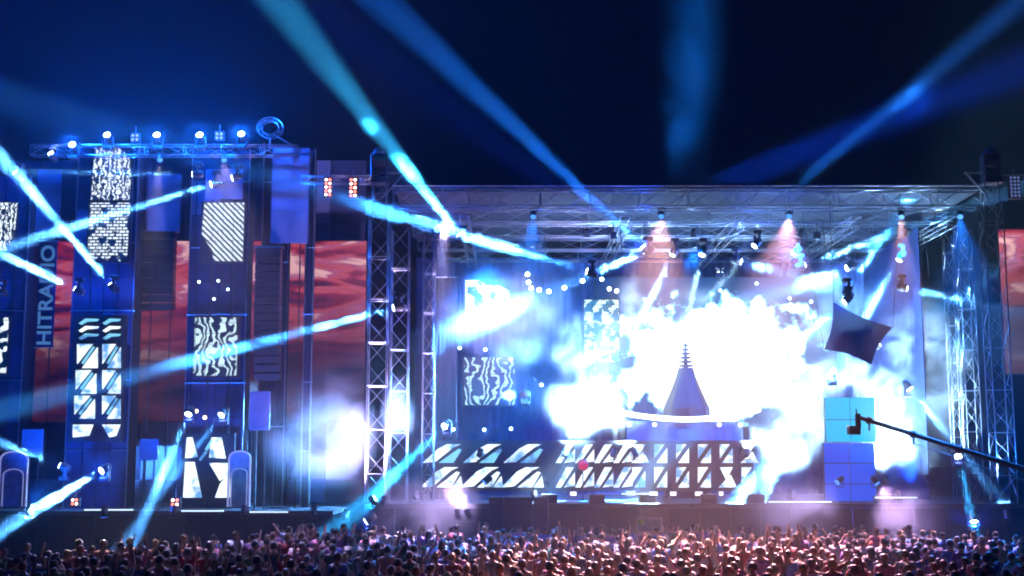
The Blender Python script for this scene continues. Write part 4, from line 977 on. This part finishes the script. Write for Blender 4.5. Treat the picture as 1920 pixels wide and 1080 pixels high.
def person_meshes(pose, fem, sub=1):
    nm, pl, pr, lean = pose; v, e, r, hands = skeleton(pl, pr, lean, fem)
    def extras(bm):
        if not sub: return
        h = Vector(v[5]); dark_f = []
        for s in (-1, 1):
            bm_tube(bm, h+Vector((s*.078, 0, .0)), h+Vector((s*.1, -.02, .01)), .026, .018, 6)       # ears
        bm_tube(bm, h+Vector((0, .085, .02)), h+Vector((0, .118, -.015)), .01, .016, 5)              # nose
        n0 = len(bm.faces)
        for s in (-1, 1): bm_tube(bm, h+Vector((s*.033, .085, .025)), h+Vector((s*.033, .096, .025)), .011, .008, 6)
        bm_tube(bm, h+Vector((-.025, .088, -.05)), h+Vector((.025, .088, -.05)), .008, .008, 5)
        bm.faces.ensure_lookup_table()
        for f in bm.faces[n0:]: f.material_index = 1
        for p, d, s in hands:     # five fingers, the thumb leaving the side of the palm
            side = d.cross(Vector((0, 1, 0))).normalized(); nrm = d.cross(side)
            for k, (off, ln) in enumerate(((-.03, .065), (-.01, .078), (.01, .073), (.03, .058))):
                a = p+side*off+d*.005; b = a+d*ln*.6+side*off*.3; bm_tube(bm, a, b, .0095, .0085, 5, False); bm_tube(bm, b, b+d*ln*.4+nrm*.02, .0085, .006, 5)
            a = p-d*.06+side*.03*s; b = a+side*.035*s+d*.03; bm_tube(bm, a, b, .011, .009, 5, False); bm_tube(bm, b, b+d*.03+side*.006*s, .009, .007, 5)
        for f in bm.faces:
            if f.calc_center_median().z < .09: f.material_index = 1
    body = skin_mesh('body', v, e, r, [SKIN[0], plain('dark shoe leather', (.02,)*3)], sub, 0, extras)
    # shirt: torso and half sleeves, a little wider than the body
    sv = [v[0], v[1], v[2], v[3]]; se = [(0, 1), (1, 2), (2, 3)]; sr = [(.175, .135), (.15 if fem else .165, .12), (.195, .145), (.11, .09)]
    for k in (7, 11):
        i = len(sv); sv += [v[k], tuple(Vector(v[k]).lerp(Vector(v[k+1]), .62))]; sr += [.082, .066]; se += [(3, i), (i, i+1)]
    shirt = skin_mesh('shirt', sv, se, sr, TOPM['black'], sub, 0)
    tv = [(0, 0, .98)]; te = []; tr = [(.16, .12)]
    for k in (15, 19):
        i = len(tv); tv += [v[k], v[k+1], v[k+2]]; tr += [.105, .074, .06]; te += [(0, i), (i, i+1), (i+1, i+2)]
    pants = skin_mesh('trousers', tv, te, tr, JEANS[0], sub, 0)
    return body, shirt, pants, v[5], hands
def hair_mesh(head, style, seg=12):
    bm = bmesh.new(); bmesh.ops.create_uvsphere(bm, u_segments=seg, v_segments=seg-3, radius=1)
    for w in bm.verts:
        c = w.co.copy(); k = 1+.07*noise.noise(c*3.1+Vector((style, 0, 0)))
        if c.y > .25 and c.z < .35: k *= .72
        w.co = Vector((c.x*.106*k, c.y*.124*k-.014, c.z*.12*k+.05))
        if c.z < -.1 and c.y < .3:
            if style == 1: w.co.z -= .22*min(1, -c.z*1.4); w.co.y -= .03; w.co.x *= 1.15   # long
        if style == 0 and c.z < -.25: w.co.z = max(w.co.z, -.02)
    if style == 2:
        geo = bmesh.ops.create_uvsphere(bm, u_segments=8, v_segments=6, radius=.045)
        for w in geo['verts']: w.co = Vector((w.co.x, w.co.y-.13, w.co.z*1.9+.02))
    bmesh.ops.translate(bm, verts=bm.verts[:], vec=Vector(head))
    return mesh('hair', bm, HAIRS[0][1], True)
STY = ['short', 'long', 'tied back']
VAR = []
for i, p in enumerate(POSES):
    for fem in (0, 1):
        b, s, t, hd, hands = person_meshes(p, fem)
        VAR.append(dict(pose=p[0], fem=fem, body=b, shirt=s, pants=t, head=hd, hands=hands, hair={k: hair_mesh(hd, k) for k in ((0, 1, 2) if fem else (0,))}))
HATM = {n: plain(n+' cap', c) for n, c in (('white', (.75,)*3), ('red', (.5, .02, .02)), ('black', (.02,)*3))}
def hat_mesh(hd):
    bm = bmesh.new(); bm_lathe(bm, [(.108, .05), (.106, .09), (.085, .14), (.04, .165), (.01, .17)], 12)
    bm_box(bm, (-.07, .06, .048), (.07, .2, .062)); bmesh.ops.translate(bm, verts=bm.verts[:], vec=Vector(hd)); return mesh('cap', bm, HATM['white'], True)
for v in VAR: v['hat'] = hat_mesh(v['head'])

def swap(o, k, m):
    o.material_slots[k].link = 'OBJECT'; o.material_slots[k].material = m
def put_person(x, y, vr, top, hair, sty, skin, sc, rz, label, hat=None, z=0):
    r = thing('person', (x, y, z), label, 'person', 'people in the crowd before the stage'); r.scale = (sc,)*3; r.rotation_euler = (0, 0, rz)
    b = link('body', vr['body'], r); swap(b, 0, SKIN[skin])
    s = link('shirt', vr['shirt'], r); swap(s, 0, TOPM[top])
    t = link('trousers', vr['pants'], r); swap(t, 0, JEANS[(int(x*7+y*3)) % 3])
    h = link('hair', vr['hair'][sty], r); swap(h, 0, HAIRS[hair][1])
    if hat: k = link('cap', vr['hat'], r); swap(k, 0, HATM[hat])
    return r
def px_of(x, y, z):
    d = Vector((x, y, z-CAMZ)); fw = d.y*math.cos(PITCH)+d.z*math.sin(PITCH); up = -d.y*math.sin(PITCH)+d.z*math.cos(PITCH)
    return 960+2400*d.x/fw, 540-2400*up/fw
rng = random.Random(11)
spots = []
y = 26.6
while y < 55.2:
    hw = y*.43; x = -hw+rng.random()
    while x < hw:
        xx, yy = x+rng.uniform(-.28, .28), y+rng.uniform(-.3, .3)
        px, py = px_of(xx, yy, 1.75)
        ok = py < 1092
        front = 52.3+3*noise.noise(Vector((xx*.16, 3, 0)))
        if px < 520: front = 39+(px/520)*10+1.5*noise.noise(Vector((xx*.3, 8, 0)))
        if px > 1780: front = min(front, 47)
        if yy > front: ok = False
        if rng.random() < .06: ok = False
        if ok: spots.append((xx, yy, px, py))
        x += 1.06+.2*rng.random()
    y += .92
spots.sort(key=lambda s: s[1])
LM = [(0, 'the left edge'), (70, 'the banner'), (180, 'the left tile column'), (300, 'the low triangle tiles'), (420, 'the arched frame'), (520, 'the black speaker hang'), (620, 'the round lavender cloud'), (705, 'the left corner tower'),
      (800, 'the slanting tiles'), (900, 'the subwoofers'), (990, 'the stage left gap'), (1093, 'the red round lamp'), (1190, 'the booth\'s left end'), (1290, 'the cone'), (1390, 'the booth\'s right end'), (1490, 'the white jet'), (1595, 'the blue LED column'), (1690, 'the crane head'), (1790, 'the inner right tower'), (1870, 'the right corner tower'), (1960, 'the right edge')]
ROW = ['at the very bottom of the picture', 'in the near rows', 'in the middle rows', 'well back in the crowd']
used = set(); hands_up = []
N_IND = 300
vis = [s for s in spots if -15 < s[2] < 1935][:N_IND]; vs = set(vis)
for i, (x, y, px, py) in enumerate(vis):
    lm = min(LM, key=lambda a: abs(a[0]-px))[1]; row = ROW[min(3, i*4//N_IND)]
    for tries in range(300):
        v = rng.choice(VAR) if rng.random() < .36 else rng.choice([q for q in VAR if 'down' in q['pose'] or 'hips' in q['pose']])
        top = rng.choice(TOPS)[0]; hc = rng.choice((0, 0, 0, 0, 1, 1, 1, 2, 3)); st = rng.choice(list(v['hair'])); hat = rng.choice((None,)*9+('white', 'red', 'black'))
        pose = v['pose'].split(',')[0]
        lb = f"{top} top, {hat+' cap' if hat else STY[st]+' '+HAIRS[hc][0]+' hair'}, {pose}, {row.split(' of the')[0] if row == ROW[0] else row}, below {lm}"
        if lb not in used and len(lb.split()) <= 16: break
    used.add(lb)
    rz = rng.uniform(-.35, .35)
    if i % 37 == 5: rz = rng.uniform(1.8, 3.6)
    sc = rng.uniform(.98, 1.14)*(1-.04*v['fem'])
    put_person(x, y, v, top, hc, st, rng.choice((0, 0, 1, 1, 2)), sc, rz, lb, hat)
    if 'face' in v['pose'] and abs(rz) < .5: hands_up.append((x, y, px, v, sc, rz, top, lm, row))
# phones held up by some of them
pm_ = emit('phone screen glow', (.35, .65, 1), 2.0)
for i, (x, y, px, v, sc, rz, top, lm, row) in enumerate(hands_up[:24]):
    R = Matrix.Rotation(rz, 3, 'Z'); q = R@((v['hands'][0][0]+Vector((.06 if 'both' in v['pose'] else 0, .02, .06)))*sc)+Vector((x, y, 0))
    r = thing('phone', q, f'phone held by {top} topped person {row.replace(" of the picture","")} below {lm}', 'phone', 'phones held up in the crowd'); r.rotation_euler = (0, 0, rz)
    bm = bmesh.new(); bm_box(bm, (-.08, 0, -.04), (.08, .01, .04)); bev(bm, .003); obj('case', bm, dark, r)
    bm = bmesh.new(); bm_box(bm, (-.074, -.003, -.035), (.074, -.0005, .035)); obj('display', bm, pm_, r)
# the rest of the crowd, farther back: one mass
import numpy as np
low = []
def np_of(me, slot_cols):
    n = len(me.vertices); co = np.empty(n*3, 'f'); me.vertices.foreach_get('co', co)
    me.calc_loop_triangles(); t = np.empty(len(me.loop_triangles)*3, 'i'); me.loop_triangles.foreach_get('vertices', t)
    return co.reshape(-1, 3), t.reshape(-1, 3)
for p in POSES:
    b, s, t, hd, hands = person_meshes(p, 0, 0)
    hm = hair_mesh(hd, rng.choice((0, 1)), 8); low.append([np_of(k, None) for k in (b, s, t, hm)])
    for k in (b, s, t, hm): bpy.data.meshes.remove(k)
VV, FF, CC = [], [], []; base = 0
for (x, y, px, py) in spots:
    if (x, y, px, py) in vs: continue
    L = rng.choice(low) if rng.random() < .25 else low[2]; rz = rng.uniform(-.35, .35); sc = rng.uniform(.98, 1.14); c, s = math.cos(rz)*sc, math.sin(rz)*sc
    M = np.array([[c, -s, 0], [s, c, 0], [0, 0, sc]], 'f')
    cols = [rng.choice(((.62, .38, .28), (.5, .28, .19), (.28, .15, .09))), rng.choice(TOPS)[1], (.02, .025, .05), rng.choice(((.02, .014, .012), (.02, .014, .012), (.09, .045, .022), (.3, .2, .09)))]
    for (co, t), cl in zip(L, cols):
        VV.append(co@M.T+np.array([x, y, 0], 'f')); FF.append(t+base); CC.append(np.tile(np.array(cl+(1,), 'f'), (len(co), 1))); base += len(co)
V_, F_, C_ = np.concatenate(VV), np.concatenate(FF), np.concatenate(CC)
me = bpy.data.meshes.new('crowd'); me.from_pydata(V_.tolist(), [], F_.tolist())
ca = me.color_attributes.new('tint', 'FLOAT_COLOR', 'POINT'); ca.data.foreach_set('color', C_.ravel())
me.polygons.foreach_set('use_smooth', [True]*len(me.polygons))
m = bpy.data.materials.new('crowd clothes'); m.use_nodes = True; a = m.node_tree.nodes.new('ShaderNodeVertexColor'); a.layer_name = 'tint'
m.node_tree.links.new(a.outputs[0], m.node_tree.nodes['Principled BSDF'].inputs['Base Color']); m.node_tree.nodes['Principled BSDF'].inputs['Roughness'].default_value = .75
me.materials.append(m); o = link('crowd', me); stuff(o); tag(o, 'dense far part of the crowd packed up to the stage with raised arms', 'crowd')

# flag held over the crowd
p = at(1218, 985, 50); r = thing('flag', p, 'small pale framed flag with a green corner held over the crowd', 'flag')
w, h = .46, .26
bm = bmesh.new(); N = 8
for i in range(N+1):
    for z in (-h, h): bm.verts.new((-w+2*w*i/N, .03*math.sin(i), z))
bm.verts.ensure_lookup_table()
for i in range(N): bm.faces.new([bm.verts[k] for k in (2*i, 2*i+2, 2*i+3, 2*i+1)])
obj('cloth', bm, plain('teal flag cloth', (.12, .5, .5)), r)
boxo('corner', (-w, -.06, .02), (-w*.45, -.045, h-.04), plain('green flag corner', (.05, .6, .1)), r)
bm = bmesh.new()
for a, b in (((-w, -h), (w, -h)), ((w, -h), (w, h)), ((w, h), (-w, h)), ((-w, h), (-w, -h))): bm_tube(bm, (a[0], -.02, a[1]), (b[0], -.02, b[1]), .025, n=6)
obj('border', bm, plain('white flag border', (.8, .8, .85)), r)
for s in (-1, 1):
    bm = bmesh.new(); bm_tube(bm, (s*w, -.02, h+.05), (s*w, -.02, -1.0), .015, n=6); obj('pole', bm, steel, r)
